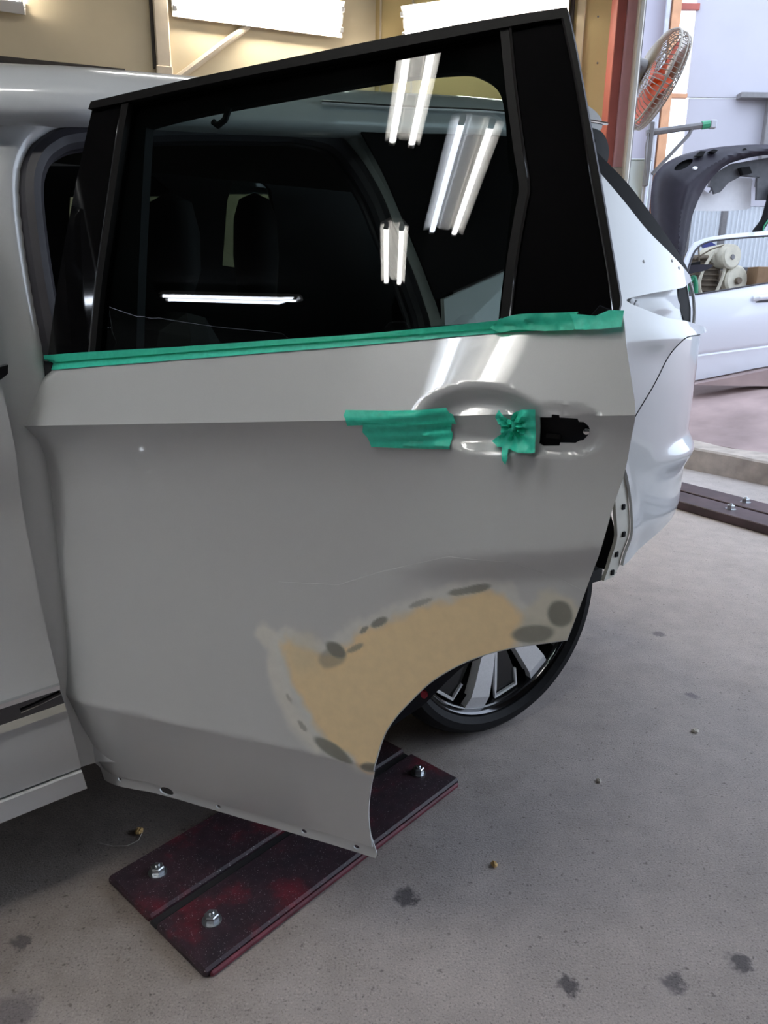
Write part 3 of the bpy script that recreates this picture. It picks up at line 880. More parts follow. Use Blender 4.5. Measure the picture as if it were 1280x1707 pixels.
# arch liner and lower liner flap with a red mark
arcv = []; Fc = []
ang = np.radians(np.linspace(3, 195, 40))
for a in ang:
    for y_ in (0.040, 0.42):
        arcv.append((0.450 * math.cos(a), y_, 0.362 + 0.450 * math.sin(a)))
for a in ang:
    for y_ in (0.040, 0.42):
        arcv.append((0.442 * math.cos(a), y_, 0.362 + 0.442 * math.sin(a)))
nA = len(ang)
for i in range(nA - 1):
    Fc += [(2 * i, 2 * i + 1, 2 * i + 3, 2 * i + 2), (2 * nA + 2 * i, 2 * nA + 2 * i + 2, 2 * nA + 2 * i + 3, 2 * nA + 2 * i + 1), (2 * i, 2 * i + 2, 2 * nA + 2 * i + 2, 2 * nA + 2 * i), (2 * i + 1, 2 * nA + 2 * i + 1, 2 * nA + 2 * i + 3, 2 * i + 3)]
mesh_obj('wheel_liner', arcv, Fc, 'matte_black', car)
prism('inner_wheel_house', [(0.455 * math.cos(a), 0.362 + 0.455 * math.sin(a)) for a in np.radians(np.linspace(14, 195, 24))], 0.40, 0.42, 'matte_black', car)
v, f = prism_geo([(-0.56, 0.27), (-0.30, 0.27), (-0.36, 0.36), (-0.405, 0.47), (-0.43, 0.60), (-0.50, 0.5)], 0.055, 0.30)
mesh_obj('sill_end', v, f, 'rubber', car, smooth=False)

# ---- front door (seen at the left edge) with its window, chrome strip and lower moulding
def f_front(x, z):
    y = f_car(x, z)
    y = y + np.where(z < 0.94, 0.020 * sst(0.94, 0.80, z) * (1 - sst(0.62, 0.42, z)), 0)
    y = y + 0.02 * sst(0.42, 0.24, z)
    return y - 0.002
fd_edge = [(-1.150, 1.046), (-1.142, 0.945), (-1.139, 0.83), (-1.127, 0.633), (-1.116, 0.502), (-1.0955, 0.315)]
fdl = chain(catmull(fd_edge, 4), [(-1.0955, 0.315), (-2.1, 0.23), (-2.15, 0.98), (-1.150, 1.046)])
fd = sheet('front_door', fdl, f_front, 0.03, 'paint', car, sp=0.02)
low = chain([(-1.0955, 0.310), (-1.089, 0.268), (-2.1, 0.175), (-2.1, 0.225)])
sheet('lower_moulding', low, lambda x, z: f_front(x, z) - 0.008, 0.03, 'paint_inner', fd, sp=0.03)
sheet('chrome_strip', chain([(-1.118, 0.4935), (-1.1135, 0.466), (-2.1, 0.38), (-2.1, 0.42)]), lambda x, z: f_front(x, z) - 0.007, 0.01, 'dark_chrome', fd, sp=0.03)
sheet('strip_rim', chain([(-1.117, 0.502), (-1.118, 0.4935), (-2.1, 0.42), (-2.1, 0.431)]), lambda x, z: f_front(x, z) - 0.009, 0.01, 'chrome', fd, sp=0.03)
sheet('strip_base', chain([(-1.1135, 0.466), (-1.1125, 0.452), (-2.1, 0.365), (-2.1, 0.38)]), lambda x, z: f_front(x, z) - 0.009, 0.01, 'bare_beige', fd, sp=0.03)
tube('strip_glint', [(-1.118, float(f_front(-1.118, .488)) - 0.010, 0.488), (-1.16, float(f_front(-1.16, .478)) - 0.010, 0.478), (-1.185, float(f_front(-1.185, .475)) - 0.010, 0.4735)], 0.0035, 'chrome', fd, 6)
sheet('window_frame', chain([(-1.1515, 1.049), (-1.148, 1.07), (-1.139, 1.17), (-1.145, 1.26), (-1.175, 1.37), (-1.24, 1.425), (-2.1, 1.32), (-2.2, 0.985)]), lambda x, z: f_car(x, z) - 0.004, 0.03, 'gloss_black', fd, sp=0.03)
sheet('belt_chrome', chain([(-1.151, 1.043), (-1.139, 1.052), (-1.137, 1.066), (-1.152, 1.062), (-2.15, 0.995), (-2.15, 0.976)]), lambda x, z: f_car(x, z) - 0.009, 0.02, 'dark_chrome', fd, sp=0.03)

# ---- cabin: lining, far side with two windows, seats
cab = [(-2.2, 0.35), (0.45, 0.45), (0.85, 0.55), (0.98, 1.08), (0.55, 1.57), (0.30, 1.62), (-0.6, 1.58), (-1.4, 1.52), (-2.2, 1.40)]
w1 = [(-0.16, 1.27), (-0.13, 1.50), (-0.10, 1.575), (0.00, 1.59), (0.05, 1.55), (0.062, 1.47), (0.052, 1.30), (0.03, 1.25)]
w2 = [(-0.72, 1.24), (-0.68, 1.50), (-0.40, 1.56), (-0.345, 1.52), (-0.312, 1.40), (-0.318, 1.26), (-0.40, 1.245)]
far_side = sheet('cabin_far_side', cab, lambda x, z: 1.5 + 0 * x, 0.03, 'cabin', car, holes=[w1, w2], sp=0.12)
for w_ in (w1, w2):
    sheet('far_window', w_, lambda x, z: 1.51 + 0 * x, 0.004, 'glass', car, sp=0.2)
V = [(-2.2, 0.13, 0.36), (0.85, 0.13, 0.36), (0.85, 1.5, 0.36), (-2.2, 1.5, 0.36)]
box('cabin_floor', (-0.85, 0.81, 0.34), (2.7, 1.36, 0.04), 'cabin', car)
box('cabin_front', (-2.2, 0.81, 0.85), (0.04, 1.3, 1.0), 'cabin', car)
box('cabin_rear', (0.66, 0.9, 0.78), (0.04, 0.9, 0.6), 'cabin', car)
box('headliner', (-0.6, 0.87, 1.565), (1.9, 1.05, 0.02), 'cabin', car, bev=0.01)
def seat(x, y, w, hgt, hr):
    V = []
    g = [box_geo((x, y, 0.52), (0.50, w, 0.22), 0.05), box_geo((x + 0.24, y, 0.52 + hgt / 2), (0.14, w, hgt), 0.05, Matrix.Rotation(math.radians(14), 3, 'Y'))]
    v, f = join_geo(g)
    s_ = mesh_obj('seat', v, f, 'seat', car, smooth=False)
    for yy in hr:
        pr = [(0.0, -0.12), (0.07, -0.115), (0.105, -0.06), (0.11, 0.02), (0.085, 0.085), (0.0, 0.11)]
        v, f = lathe_geo(pr, 20, 'Z')
        mesh_obj('headrest', [(a * 0.5 + x + 0.34, b + yy, c + 0.52 + hgt + 0.14) for a, b, c in v], f, 'seat', s_)
seat(-1.05, 0.45, 0.5, 0.62, (0.45,))
seat(-1.05, 1.12, 0.5, 0.62, (1.12,))
seat(-0.35, 0.85, 1.2, 0.46, (0.45,))
mesh_obj('headrest', [(a * 0.6 - 0.205, b * 0.75 + 1.10, c * 1.15 + 1.36) for a, b, c in lathe_geo([(0.0, -0.20), (0.10, -0.19), (0.12, -0.06), (0.11, 0.04), (0.08, 0.09), (0.0, 0.11)], 20, 'Z')[0]], lathe_geo([(0.0, -0.20), (0.10, -0.19), (0.12, -0.06), (0.11, 0.04), (0.08, 0.09), (0.0, 0.11)], 20, 'Z')[1], 'seat', car)

# ================================================================== the open rear door
PROF = np.array([(0, 0), (0.012, 0.008), (0.035, 0.0195), (0.07, 0.0285), (0.12, 0.033), (0.2, 0.033), (0.3, 0.027), (0.4, 0.016), (0.49, 0.005), (0.522, 0.0008), (0.535, -0.0015), (0.545, 0.0015), (0.565, 0.0075), (0.61, 0.02), (0.68, 0.041), (0.75, 0.063)])
prof = pchip(*PROF.T)
edge_x = pchip([.2, .30, .40, .56, .70, .816, .90, .952, 1.008, 1.036, 1.052, 1.5], [.03, -.004, -.008, -.009, -.040, -.054, -.052, -.033, -.020, .003, .019, .03])
flare_z = pchip([.5, .60, .641, .708, .793, .873, .949, 1.0], [.70, .75, .778, .82, .841, .858, .875, .885])
def z_crease(x):
    return .959 + .088 * x
def z_belt(x):
    return 1.062 + .104 * x
def f_door(x, z):
    x = np.asarray(x, float); z = np.asarray(z, float)
    zc_ = z_crease(x); zb = z_belt(x)
    y = np.where(z >= zc_, .44 * np.maximum(z - zc_, 0), prof(np.maximum(zc_ - z, 0) * (.75 / (zc_ - .25))))
    hb = np.maximum(z - zb, 0)
    y = np.where(z > zb, .44 * (zb - zc_) + .21 * hb + .09 * hb * hb, y)          # window part leans inwards
    d = x - edge_x(z); w = .055 + .06 * sst(1.0, .45, z)
    y = y + np.where(z < zb, 1, 0) * .030 * np.clip(1 - d / w, 0, 1) ** 2.2        # leading edge rolls in
    g = flare_z(x) - z
    up = np.clip(1 + g / np.maximum(zc_ - .005 - flare_z(x), .03), 0, 1)
    y = y - .027 * sst(.60, .82, x) * np.where(g < 0, up ** 1.25, 1 - .70 * sst(0, .055, g) - .30 * sst(.08, .30, g))   # haunch over the arch
    sw = np.where(z > zb, 0, np.where(z > zc_, 1, sst(-.14, -.02, z - zc_)))
    y = y + .0034 * (.5 + .5 * np.cos(np.clip((x - .79) / .21, -1, 1) * math.pi)) * sw    # shallow dip above the handle
    q = ((x - .785) / .088) ** 2 + ((z - 1.0205) / .0445) ** 2
    y = y + .024 * sst(1.10, .25, q)                                     # handle bowl
    q2 = (np.abs((x - .888) / .052)) ** 3 + (np.abs((z - 1.016 - .06 * (x - .888)) / (.033 - .12 * np.maximum(x - .888, 0)))) ** 3
    y = y + .0060 * sst(1.15, .65, q2) * (1 - sst(1.10, .6, q))  # latch pad
    return y

front_e = [(0.0049, 1.0501), (-0.0090, 1.0343), (-0.0281, 1.0067), (-0.0383, 0.9539), (-0.0655, 0.8913), (-0.0656, 0.8119), (-0.0517, 0.6987), (-0.0204, 0.5530), (-0.0107, 0.4009), (-0.0163, 0.3061), (-0.0135, 0.2593), (0.0091, 0.2405)]
bottom_e = [(0.0091, 0.2405), (0.1617, 0.2704), (0.3577, 0.2630), (0.5397, 0.2657), (0.6189, 0.2605)]
arch_e = [(0.6189, 0.2605), (0.6201, 0.3292), (0.6281, 0.3921), (0.6452, 0.4723), (0.6566, 0.5196), (0.6741, 0.5556), (0.7011, 0.5933), (0.7279, 0.6257), (0.7634, 0.6566), (0.7977, 0.6791), (0.8400, 0.6996), (0.8810, 0.7140), (0.9170, 0.7262)]
rear_e = [(0.9170, 0.7262), (0.9255, 0.7613), (0.9397, 0.8229), (0.9492, 0.8646), (0.9584, 0.9202), (0.9681, 0.9677), (0.9718, 1.0109), (0.9740, 1.0449), (0.9679, 1.0733), (0.9564, 1.1142), (0.9481, 1.1494)]
belt_e = [(x_, z_belt(x_)) for x_ in (0.945, 0.75, 0.5, 0.25, 0.05, 0.019)]
lock = [(0.8581, 1.0321), (0.8733, 1.0337), (0.8736, 1.0375), (0.8831, 1.0374), (0.8835, 1.0342), (0.9056, 1.0343), (0.9074, 1.0301), (0.9134, 1.0301), (0.9195, 1.0250), (0.9215, 1.0198), (0.9193, 1.0127), (0.9142, 1.0055), (0.9083, 1.0034), (0.9041, 1.0004), (0.8849, 0.9992), (0.8844, 0.9951), (0.8636, 0.9930), (0.8583, 0.9959)]
low_crease = [(x_, z_crease(x_) - 0.535 / 0.75 * (z_crease(x_) - 0.25)) for x_ in np.linspace(0.0, 0.63, 40)]
skin_loop = chain(catmull(front_e, 5), catmull(bottom_e, 3), catmull(arch_e, 5), catmull(rear_e, 4), belt_e)
def smudge(x, z):
    # grey overspray wiped below the latch opening
    a = 0.42 * np.exp(-((x - 0.838) / 0.010) ** 2 - ((z - 0.958) / 0.020) ** 2) + 0.34 * np.exp(-((x - 0.868) / 0.009) ** 2 - ((z - 0.962) / 0.024) ** 2)
    c = np.tile(np.array([0.16, 0.165, 0.16, 0.0]), (len(x), 1)); c[:, 3] = np.clip(a, 0, 0.6)
    return c
door = sheet('rear_door', skin_loop, f_door, 0.004, 'paint', None, holes=[lock], work=smudge, sp=0.0062, sharp=50, lines=[[(x_, z_crease(x_)) for x_ in np.linspace(-0.02, 0.97, 60)], low_crease, [(x_, float(flare_z(x_))) for x_ in np.linspace(0.60, 0.95, 24)]])
door['label'] = 'open rear door with tan filler over its wheel arch corner'
door.parent = car
door.matrix_local = MC.inverted() @ MD

# filler, sanded edges and primer spots on the arch corner, a hair above the skin
fill_loop = chain(catmull([(0.4777, 0.6224), (0.4746, 0.6374), (0.4858, 0.6496), (0.5073, 0.6437), (0.5502, 0.6384), (0.5849, 0.6582), (0.6096, 0.6858), (0.6482, 0.7041), (0.7039, 0.7377), (0.7565, 0.7643), (0.7912, 0.7793), (0.8170, 0.7833), (0.8346, 0.7729), (0.8529, 0.7487), (0.8483, 0.7230), (0.8438, 0.6943)], 4),
                  [(0.8007, 0.6618), (0.6994, 0.5689), (0.6519, 0.4637)], catmull([(0.6359, 0.4438), (0.6238, 0.4478), (0.6055, 0.4758), (0.5756, 0.4835), (0.5466, 0.5074), (0.5137, 0.5521), (0.4907, 0.5884), (0.4808, 0.6257)], 4))
band_l = [(0.4420, 0.6543), (0.4664, 0.6343), (0.4644, 0.5938), (0.4771, 0.5530), (0.4925, 0.5228), (0.5164, 0.4948), (0.5345, 0.4773)]
def vnoise(x, z, s, seed):
    r = np.random.RandomState(seed); T = r.rand(64, 64)
    u = x * s + 17.3; v = z * s + 5.1
    i = np.floor(u).astype(int); j = np.floor(v).astype(int); a = u - i; b = v - j
    a = a * a * (3 - 2 * a); b = b * b * (3 - 2 * b)
    g = lambda p, q: T[p % 64, q % 64]
    return (g(i, j) * (1 - a) + g(i + 1, j) * a) * (1 - b) + (g(i, j + 1) * (1 - a) + g(i + 1, j + 1) * a) * b - 0.5
def work(x, z):
    P = np.stack([x, z], 1)
    nz_ = vnoise(x, z, 45, 1) + 0.45 * vnoise(x, z, 110, 2)
    d = dist_loop(P, fill_loop); d = np.where(inside(P, fill_loop), -d, d) + 0.010 * nz_
    col = np.tile(np.array([*PAINT, 0.0]), (len(x), 1))
    def lay(c, a):
        a = np.clip(a, 0, 1)
        na = a + col[:, 3] * (1 - a)
        for i in range(3):
            col[:, i] = np.where(na > 1e-4, (c[i] * a + col[:, i] * col[:, 3] * (1 - a)) / np.maximum(na, 1e-4), col[:, i])
        col[:, 3] = na
    # wide dull sanding halo, then feathered light primer edge
    db = dist_loop(P, [(0.44, 0.665), (0.47, 0.70), (0.56, 0.70), (0.66, 0.735), (0.76, 0.785), (0.83, 0.79), (0.90, 0.765)], False)
    lay((0.60, 0.60, 0.60), 0.55 * sst(0.055, 0.0, np.maximum(d, 0)))
    dl = dist_loop(P, band_l, False) + 0.010 * nz_
    lay((0.74, 0.73, 0.68), 0.95 * sst(0.024, 0.009, dl))
    lay((0.74, 0.74, 0.70), 0.75 * sst(0.016, 0.003, np.abs(d - 0.007)))
    dr = np.hypot(x - 0.897, z - 0.757) + 0.012 * nz_
    lay((0.68, 0.655, 0.56), 0.9 * sst(0.048, 0.030, dr))
    lay((0.62, 0.61, 0.53), 0.85 * sst(0.022, 0.010, dist_loop(P, [(0.86, 0.735), (0.905, 0.732)], False) + 0.008 * nz_))
    # filler
    lay((0.88, 0.69, 0.42), sst(0.008, -0.010, d))
    lay((0.70, 0.62, 0.44), 0.5 * sst(0.05, 0.01, np.hypot(x - 0.515, z - 0.63) + 0.01 * nz_))
    # dark primer spots, each with its own shape
    for (cx_, cz_, rx, rz, an, st) in ((0.5676, 0.6459, 0.020, 0.011, -0.3, .95), (0.5625, 0.6337, 0.026, 0.020, 0.5, .55), (0.6002, 0.6544, 0.016, 0.005, 0.6, .7), (0.6379, 0.7025, 0.016, 0.006, 0.6, .9), (0.6147, 0.6870, 0.010, 0.004, 0.8, .8),
                                 (0.7774, 0.7784, 0.034, 0.006, 0.36, .85), (0.7019, 0.7449, 0.020, 0.004, 0.5, .6), (0.8693, 0.7282, 0.030, 0.012, 0.25, .9), (0.9041, 0.7648, 0.0175, 0.0185, 0.0, .95),
                                 (0.5712, 0.4806, 0.034, 0.011, -0.35, .95), (0.5909, 0.4716, 0.020, 0.008, -0.3, .8), (0.6353, 0.4646, 0.018, 0.010, 0.3, .9), (0.5170, 0.5081, 0.010, 0.004, -0.8, .6), (0.4914, 0.5500, 0.008, 0.003, -0.9, .5)):
        ca, sa = math.cos(an), math.sin(an)
        u = ((x - cx_) * ca + (z - cz_) * sa) / rx; w = (-(x - cx_) * sa + (z - cz_) * ca) / rz
        q = np.hypot(u, w) + 0.5 * vnoise(x, z, 45, 1)
        lay((0.235, 0.235, 0.205), st * sst(1.15, 0.75, q))
    edge = np.minimum(1, dist_loop(P, halo_open, False) / 0.02)
    col[:, 3] *= edge
    return col
halo_open = [(0.6401, 0.4401), (0.5997, 0.4395), (0.5407, 0.4531), (0.4858, 0.4945), (0.4437, 0.5630), (0.4086, 0.6442), (0.4134, 0.6997), (0.4646, 0.7407), (0.5696, 0.7516), (0.6431, 0.7853), (0.7453, 0.8274), (0.8339, 0.8332), (0.9011, 0.8120), (0.9357, 0.8039)]
ae = catmull(arch_e, 5)
ae = [p for p in ae if p[1] > 0.445]
patch_loop = chain(halo_open[:-1], [(0.9341, 0.8004), (0.9296, 0.7812), (0.9240, 0.7576), (0.9158, 0.7273)], [(p[0] - 0.0012, p[1] + 0.0012) for p in ae[::-1][1:]], [(0.6432, 0.4557)])
sheet('filler_patch', patch_loop, lambda x, z: f_door(x, z) - 0.0007, 0.0008, 'paint', door, sp=0.0030, work=work, sharp=50)['label'] = 'sanded tan body filler with grey primer spots'

# hem flange below the skin, with drain holes
def hole_loop(x, z, rx, rz, n=10):
    return [(x + rx * math.cos(a), z + rz * math.sin(a)) for a in np.linspace(0, 2 * math.pi, n, endpoint=False)]
fl_loop = chain([(0.0015, 0.2515), (0.0219, 0.2187)], catmull([(0.0219, 0.2187), (0.1490, 0.2397), (0.3510, 0.2387), (0.5345, 0.2367), (0.6228, 0.2340)], 3), [(0.6250, 0.2454), (0.6185, 0.2661), (0.6151, 0.2885), (0.2912, 0.2890)])
sheet('hem_flange', fl_loop, lambda x, z: f_door(x, np.maximum(z, .262)) + 0.007, 0.003, 'paint', door, holes=[hole_loop(0.0770, 0.2465, 0.005, 0.0045), hole_loop(0.1905, 0.2521, 0.016, 0.0085, 14), hole_loop(0.3065, 0.2499, 0.005, 0.0045), hole_loop(0.4845, 0.2479, 0.0055, 0.0045), hole_loop(0.5869, 0.2459, 0.0055, 0.0045)], sp=0.02)
sheet('flange_cavity', [(0.06, 0.285), (0.07, 0.256), (0.615, 0.252), (0.61, 0.285)], lambda x, z: f_door(x, np.maximum(z, .262)) + 0.0135, 0.002, 'matte_black', door, sp=0.04)
# inner shell and trim
inner = [(x_ * 0.90 + 0.36 * 0.10, z_ * 0.90 + 0.78 * 0.10) for x_, z_ in skin_loop]
sheet('inner_panel', inner, lambda x, z: 0.045 + 0 * x, 0.055, 'paint_inner', door, sp=0.05)
trim_l = [(x_ * 0.86 + 0.36 * 0.14, z_ * 0.86 + 0.79 * 0.14) for x_, z_ in skin_loop]
sheet('inner_trim', trim_l, lambda x, z: 0.101 + 0 * x, 0.03, 'matte_black', door, sp=0.05)
asl = sheet('arch_seal', catmull([(0.6246, 0.4673), (0.6369, 0.4906), (0.6753, 0.5305), (0.7027, 0.5571), (0.7234, 0.585), (0.7436, 0.6121), (0.7662, 0.6392), (0.80, 0.668), (0.78, 0.70), (0.70, 0.65), (0.64, 0.58), (0.60, 0.48)], 4, True), lambda x, z: 0.06 + 0 * x, 0.02, 'seal_navy', door, sp=0.03)
v, f = lathe_geo([(0.0, -0.003), (0.0065, -0.002), (0.008, 0.002)], 10)
mesh_obj('red_paint_mark', [(a * 0.8 + 0.7031, b + 0.059, c_ + 0.5764) for a, b, c_ in v], f, 'red_mark', door)
# latch mechanism seen through the handle opening
big = [((p[0] - 0.888) * 1.15 + 0.888, (p[1] - 1.016) * 1.15 + 1.016) for p in lock]
sheet('handle_bracket', big, lambda x, z: f_door(x, z) + 0.010, 0.01, 'matte_black', door, sp=0.03)
prism('bracket_rib', [(0.866, 1.004), (0.884, 1.004), (0.884, 1.009), (0.866, 1.009)], float(f_door(.875, 1.006)) + 0.003, float(f_door(.875, 1.006)) + 0.012, 'satin_black', door)
v, f = lathe_geo([(0.0, -0.004), (0.004, -0.003), (0.0055, 0.004), (0.0055, 0.012)], 12)
mesh_obj('lock_stud', [(a + 0.917, b + float(f_door(.917, 1.018)) + 0.002, c + 1.0175) for a, b, c in v], f, 'chrome', door)

# window part of the door
ft = [(0.0916, 1.4688), (0.2571, 1.4862), (0.4614, 1.5047), (0.6413, 1.5192), (0.7635, 1.5264), (0.8359, 1.5285)]
flw = [(0.0876, 1.4576), (0.1525, 1.4628), (0.3638, 1.4832), (0.5560, 1.4977), (0.7645, 1.5132), (0.8328, 1.5163)]
fe = [(0.0916, 1.4688), (0.0866, 1.4414), (0.0663, 1.3223), (0.0472, 1.1911), (0.0340, 1.0681)]
st_ = [(0.1525, 1.4618), (0.1475, 1.4109), (0.1375, 1.2837), (0.1283, 1.1820), (0.1233, 1.0751)]
rs = [(0.7615, 1.5141), (0.7767, 1.4428), (0.7951, 1.3684), (0.8085, 1.3165), (0.8074, 1.2870), (0.8034, 1.2279), (0.8022, 1.1494)]
rp_ = [(0.8318, 1.5151), (0.8573, 1.4368), (0.8878, 1.3277), (0.9194, 1.2207), (0.9347, 1.1596)]
re_ = [(0.8359, 1.5285), (0.8522, 1.4795), (0.8767, 1.3990), (0.9000, 1.3206), (0.9266, 1.2278), (0.9398, 1.1810), (0.9403, 1.1647)]
win = lambda o: (lambda x, z: f_door(x, np.maximum(z, z_belt(x) + 0.0005)) + o)
def shift(pts, dx, dz=0.0):
    return [(p[0] + dx, p[1] + dz) for p in pts]
lowbelt = lambda a, b: [(x_, z_belt(x_) - 0.006) for x_ in np.linspace(a, b, 8)]
sheet('front_pillar_cover', chain(catmull(fe, 4), lowbelt(0.050, 0.138), catmull(st_[::-1], 4), [(0.103, 1.4525)]), win(0.0), 0.012, 'gloss_black', door, sp=0.025)
sheet('front_channel', chain(catmull(st_, 4), [(0.150, 1.078)], catmull(shift(st_, 0.012)[::-1], 4)), win(-0.004), 0.016, 'satin_black', door, sp=0.02)
gl_loop = chain(catmull(shift(st_, 0.012), 4), lowbelt(0.150, 0.800), catmull(shift(rs, -0.004)[::-1], 5), catmull(flw[::-1], 4)[4:-8])
gl_loop = chain(catmull(shift(st_, 0.012), 4), lowbelt(0.150, 0.800), catmull(shift(rs, -0.004)[::-1], 5), [(0.762, 1.5065), (0.564, 1.492), (0.375, 1.478), (0.179, 1.459)])
sheet('door_glass', gl_loop, win(0.008), 0.004, 'glass', door, sp=0.03)
sheet('rear_channel', chain(catmull(shift(rs, -0.010), 5), catmull(shift(rs, 0.003)[::-1], 5)), win(-0.003), 0.02, 'satin_black', door, sp=0.015)
tube('channel_bead', [(x_, float(win(-0.004)(np.array([x_]), np.array([z_]))[0]), z_) for x_, z_ in catmull(shift(rs, 0.0035), 6)], 0.0019, 'chrome', door, 6)
tube('front_channel_bead', [(x_, float(win(-0.003)(np.array([x_]), np.array([z_]))[0]), z_) for x_, z_ in catmull(shift(st_, -0.0005), 6)], 0.0017, 'chrome', door, 6)
sheet('rear_pillar_cover', chain(catmull(shift(rs, 0.003), 5), lowbelt(0.809, 0.936), catmull(rp_[::-1], 4), [(0.769, 1.507)]), win(0.0), 0.012, 'gloss_black', door, sp=0.025)
fm = sheet('frame_moulding', chain(catmull(ft, 4), catmull(re_, 5), [(0.9365, 1.160)], catmull(rp_[::-1], 4), catmull(flw[::-1], 4)), win(-0.007), 0.030, 'satin_black', door, sp=0.015)
tube('pillar_edge_bead', [(x_, float(win(-0.0075)(np.array([x_]), np.array([z_]))[0]), z_) for x_, z_ in catmull(shift(rp_, 0.0), 6)], 0.0015, 'chrome', door, 6)
see = chain(catmull([(0.1820, 1.4292), (0.2114, 1.4343), (0.2948, 1.4445), (0.4543, 1.4579), (0.5854, 1.4681), (0.6903, 1.4702), (0.7248, 1.4622), (0.7514, 1.4428), (0.7646, 1.4122), (0.7778, 1.3430), (0.7849, 1.3276), (0.7860, 1.2522), (0.7850, 1.1647)], 4), [(x_, z_belt(x_) + 0.004) for x_ in np.linspace(0.785, 0.196, 8)])
ifl = chain(shift(ft, 0.0, -0.004), [(0.88, 1.36), (0.92, 1.22), (0.935, 1.15), (0.92, 1.10), (0.06, 1.03), (0.075, 1.19)])
sheet('inner_frame', ifl, win(0.022), 0.02, 'matte_black', door, holes=[see], sp=0.03)
tube('coat_hook', [(0.336, float(win(0.02)(np.array([.336]), np.array([1.444]))[0]), 1.447), (0.333, float(win(0.016)(np.array([.333]), np.array([1.43]))[0]), 1.430), (0.322, float(win(0.014)(np.array([.322]), np.array([1.424]))[0]), 1.422), (0.314, float(win(0.014)(np.array([.314]), np.array([1.427]))[0]), 1.428)], 0.005, 'matte_black', door, 8)

# ================================================================== masking tape on the door
def tape(name, label, loop, lift, material='tape', wrinkle=0.0006, seed=3, sp=0.008, extra=None, smin=None):
    def f(x, z):
        y = f_door(x, z) - lift - wrinkle * (1 + 2 * vnoise(x, z, 90, seed) + 1.5 * vnoise(x, z, 260, seed + 1))
        if extra is not None:
            y = y - extra(x, z)
        return y
    o = sheet(name, loop, f, 0.00035, material, None, sp=sp, sharp=50)
    o.matrix_world = MD
    tag(o, label, 'tape', 'green masking tape on the car door')
    return o
ttop = [(0.0320, 1.0736), (0.1293, 1.0833), (0.2969, 1.0975), (0.4534, 1.1127), (0.5957, 1.1260), (0.7249, 1.1412), (0.7891, 1.1494)]
tbot = [(0.0046, 1.0459), (0.1397, 1.0608), (0.3006, 1.0784), (0.5975, 1.1108), (0.7668, 1.1309), (0.8980, 1.1427)]
mid = [(x_, z_belt(x_) + 0.001) for x_ in np.linspace(0.04, 0.90, 9)]
tape('masking_tape', 'long green tape strip along the white belt line of the open door', chain(catmull(tbot, 4), [(0.90, z_belt(0.90) + 0.001)], mid[::-1][1:], [(0.0167, 1.0641)]), 0.0015, seed=3)
tape('masking_tape', 'see-through green tape edge lying on the black window above the long strip', chain([(x_, z_belt(x_) - 0.004) for x_ in np.linspace(0.0341, 0.7956, 9)], [(0.7941, 1.1529)], catmull(ttop[::-1], 4)), 0.0060, 'tape_thin', seed=8)
tape('masking_tape', 'loose green tape flap over the foot of the black rear pillar', chain(catmull([(0.7808, 1.1399), (0.7962, 1.1524), (0.8207, 1.1586), (0.8574, 1.1606), (0.8919, 1.1627)], 4), [(0.8868, 1.1555), (0.8948, 1.1452), (0.8878, 1.1406), (0.8517, 1.1382)], catmull([(0.8517, 1.1382), (0.8178, 1.1389), (0.7954, 1.1349), (0.7808, 1.1399)], 3)), 0.0085, 'tape_thin', 0.0012, seed=5, sp=0.005)
tape('masking_tape', 'short green tape end folded round the rear corner of the door belt', chain([(0.8818, 1.1606), (0.9133, 1.1586), (0.9286, 1.1656), (0.9465, 1.1657), (0.9455, 1.1463), (0.9236, 1.1432), (0.9032, 1.1417), (0.8907, 1.1416), (0.8876, 1.1493)]), 0.0105, 'tape', 0.0015, seed=6, sp=0.005)
def crumple(cx_, cz_, r, h_):
    return lambda x, z: h_ * np.clip(1 - np.hypot(x - cx_, z - cz_) / r, 0, 1) * (0.6 + 0.5 * np.sin(9 * np.arctan2(z - cz_, x - cx_)))
def ridges(x, z):
    return 0.0042 * (np.sin((z - 1.0 - 0.18 * (x - 0.7)) * 420 + 30 * (x - 0.6)) * 0.5 + 0.5) * sst(0.60, 0.69, x)
tape('masking_tape', 'upper green tape strip left of the handle recess', chain([(0.5930, 1.0252), (0.6536, 1.0284), (0.7311, 1.0346), (0.7364, 1.0281), (0.7406, 1.0266), (0.7451, 1.0129), (0.6978, 1.0124), (0.6384, 1.0078), (0.5956, 1.0034), (0.5948, 1.0129), (0.5910, 1.0177)]), 0.0022, 'tape', 0.0008, seed=11, sp=0.004, extra=ridges)
tape('masking_tape', 'lower green tape strip left of the handle recess', chain([(0.6199, 1.0079), (0.6781, 1.0116), (0.7386, 1.0146), (0.7372, 1.0041), (0.7404, 0.9999), (0.7398, 0.9796), (0.6866, 0.9763), (0.6263, 0.9735), (0.6224, 0.9874), (0.6161, 0.9948)]), 0.0034, 'tape', 0.0008, seed=12, sp=0.004, extra=ridges)
tape('masking_tape', 'crumpled green tape piece beside the black latch opening', chain([(0.7996, 1.0279), (0.8046, 1.0380), (0.8098, 1.0330), (0.8204, 1.0251), (0.8250, 1.0361), (0.8349, 1.0405), (0.8535, 1.0436), (0.8540, 1.0184), (0.8549, 0.9855), (0.8342, 0.9843), (0.8193, 0.9872), (0.8206, 0.9758), (0.8179, 0.9662), (0.8136, 0.9719), (0.8101, 0.9877), (0.8036, 0.9871), (0.7944, 0.9932), (0.8036, 1.0017), (0.8081, 1.0047), (0.8070, 1.0162)]), 0.0105, 'tape', 0.0012, seed=13, sp=0.0035, extra=crumple(0.8231, 1.0162, 0.034, 0.016))

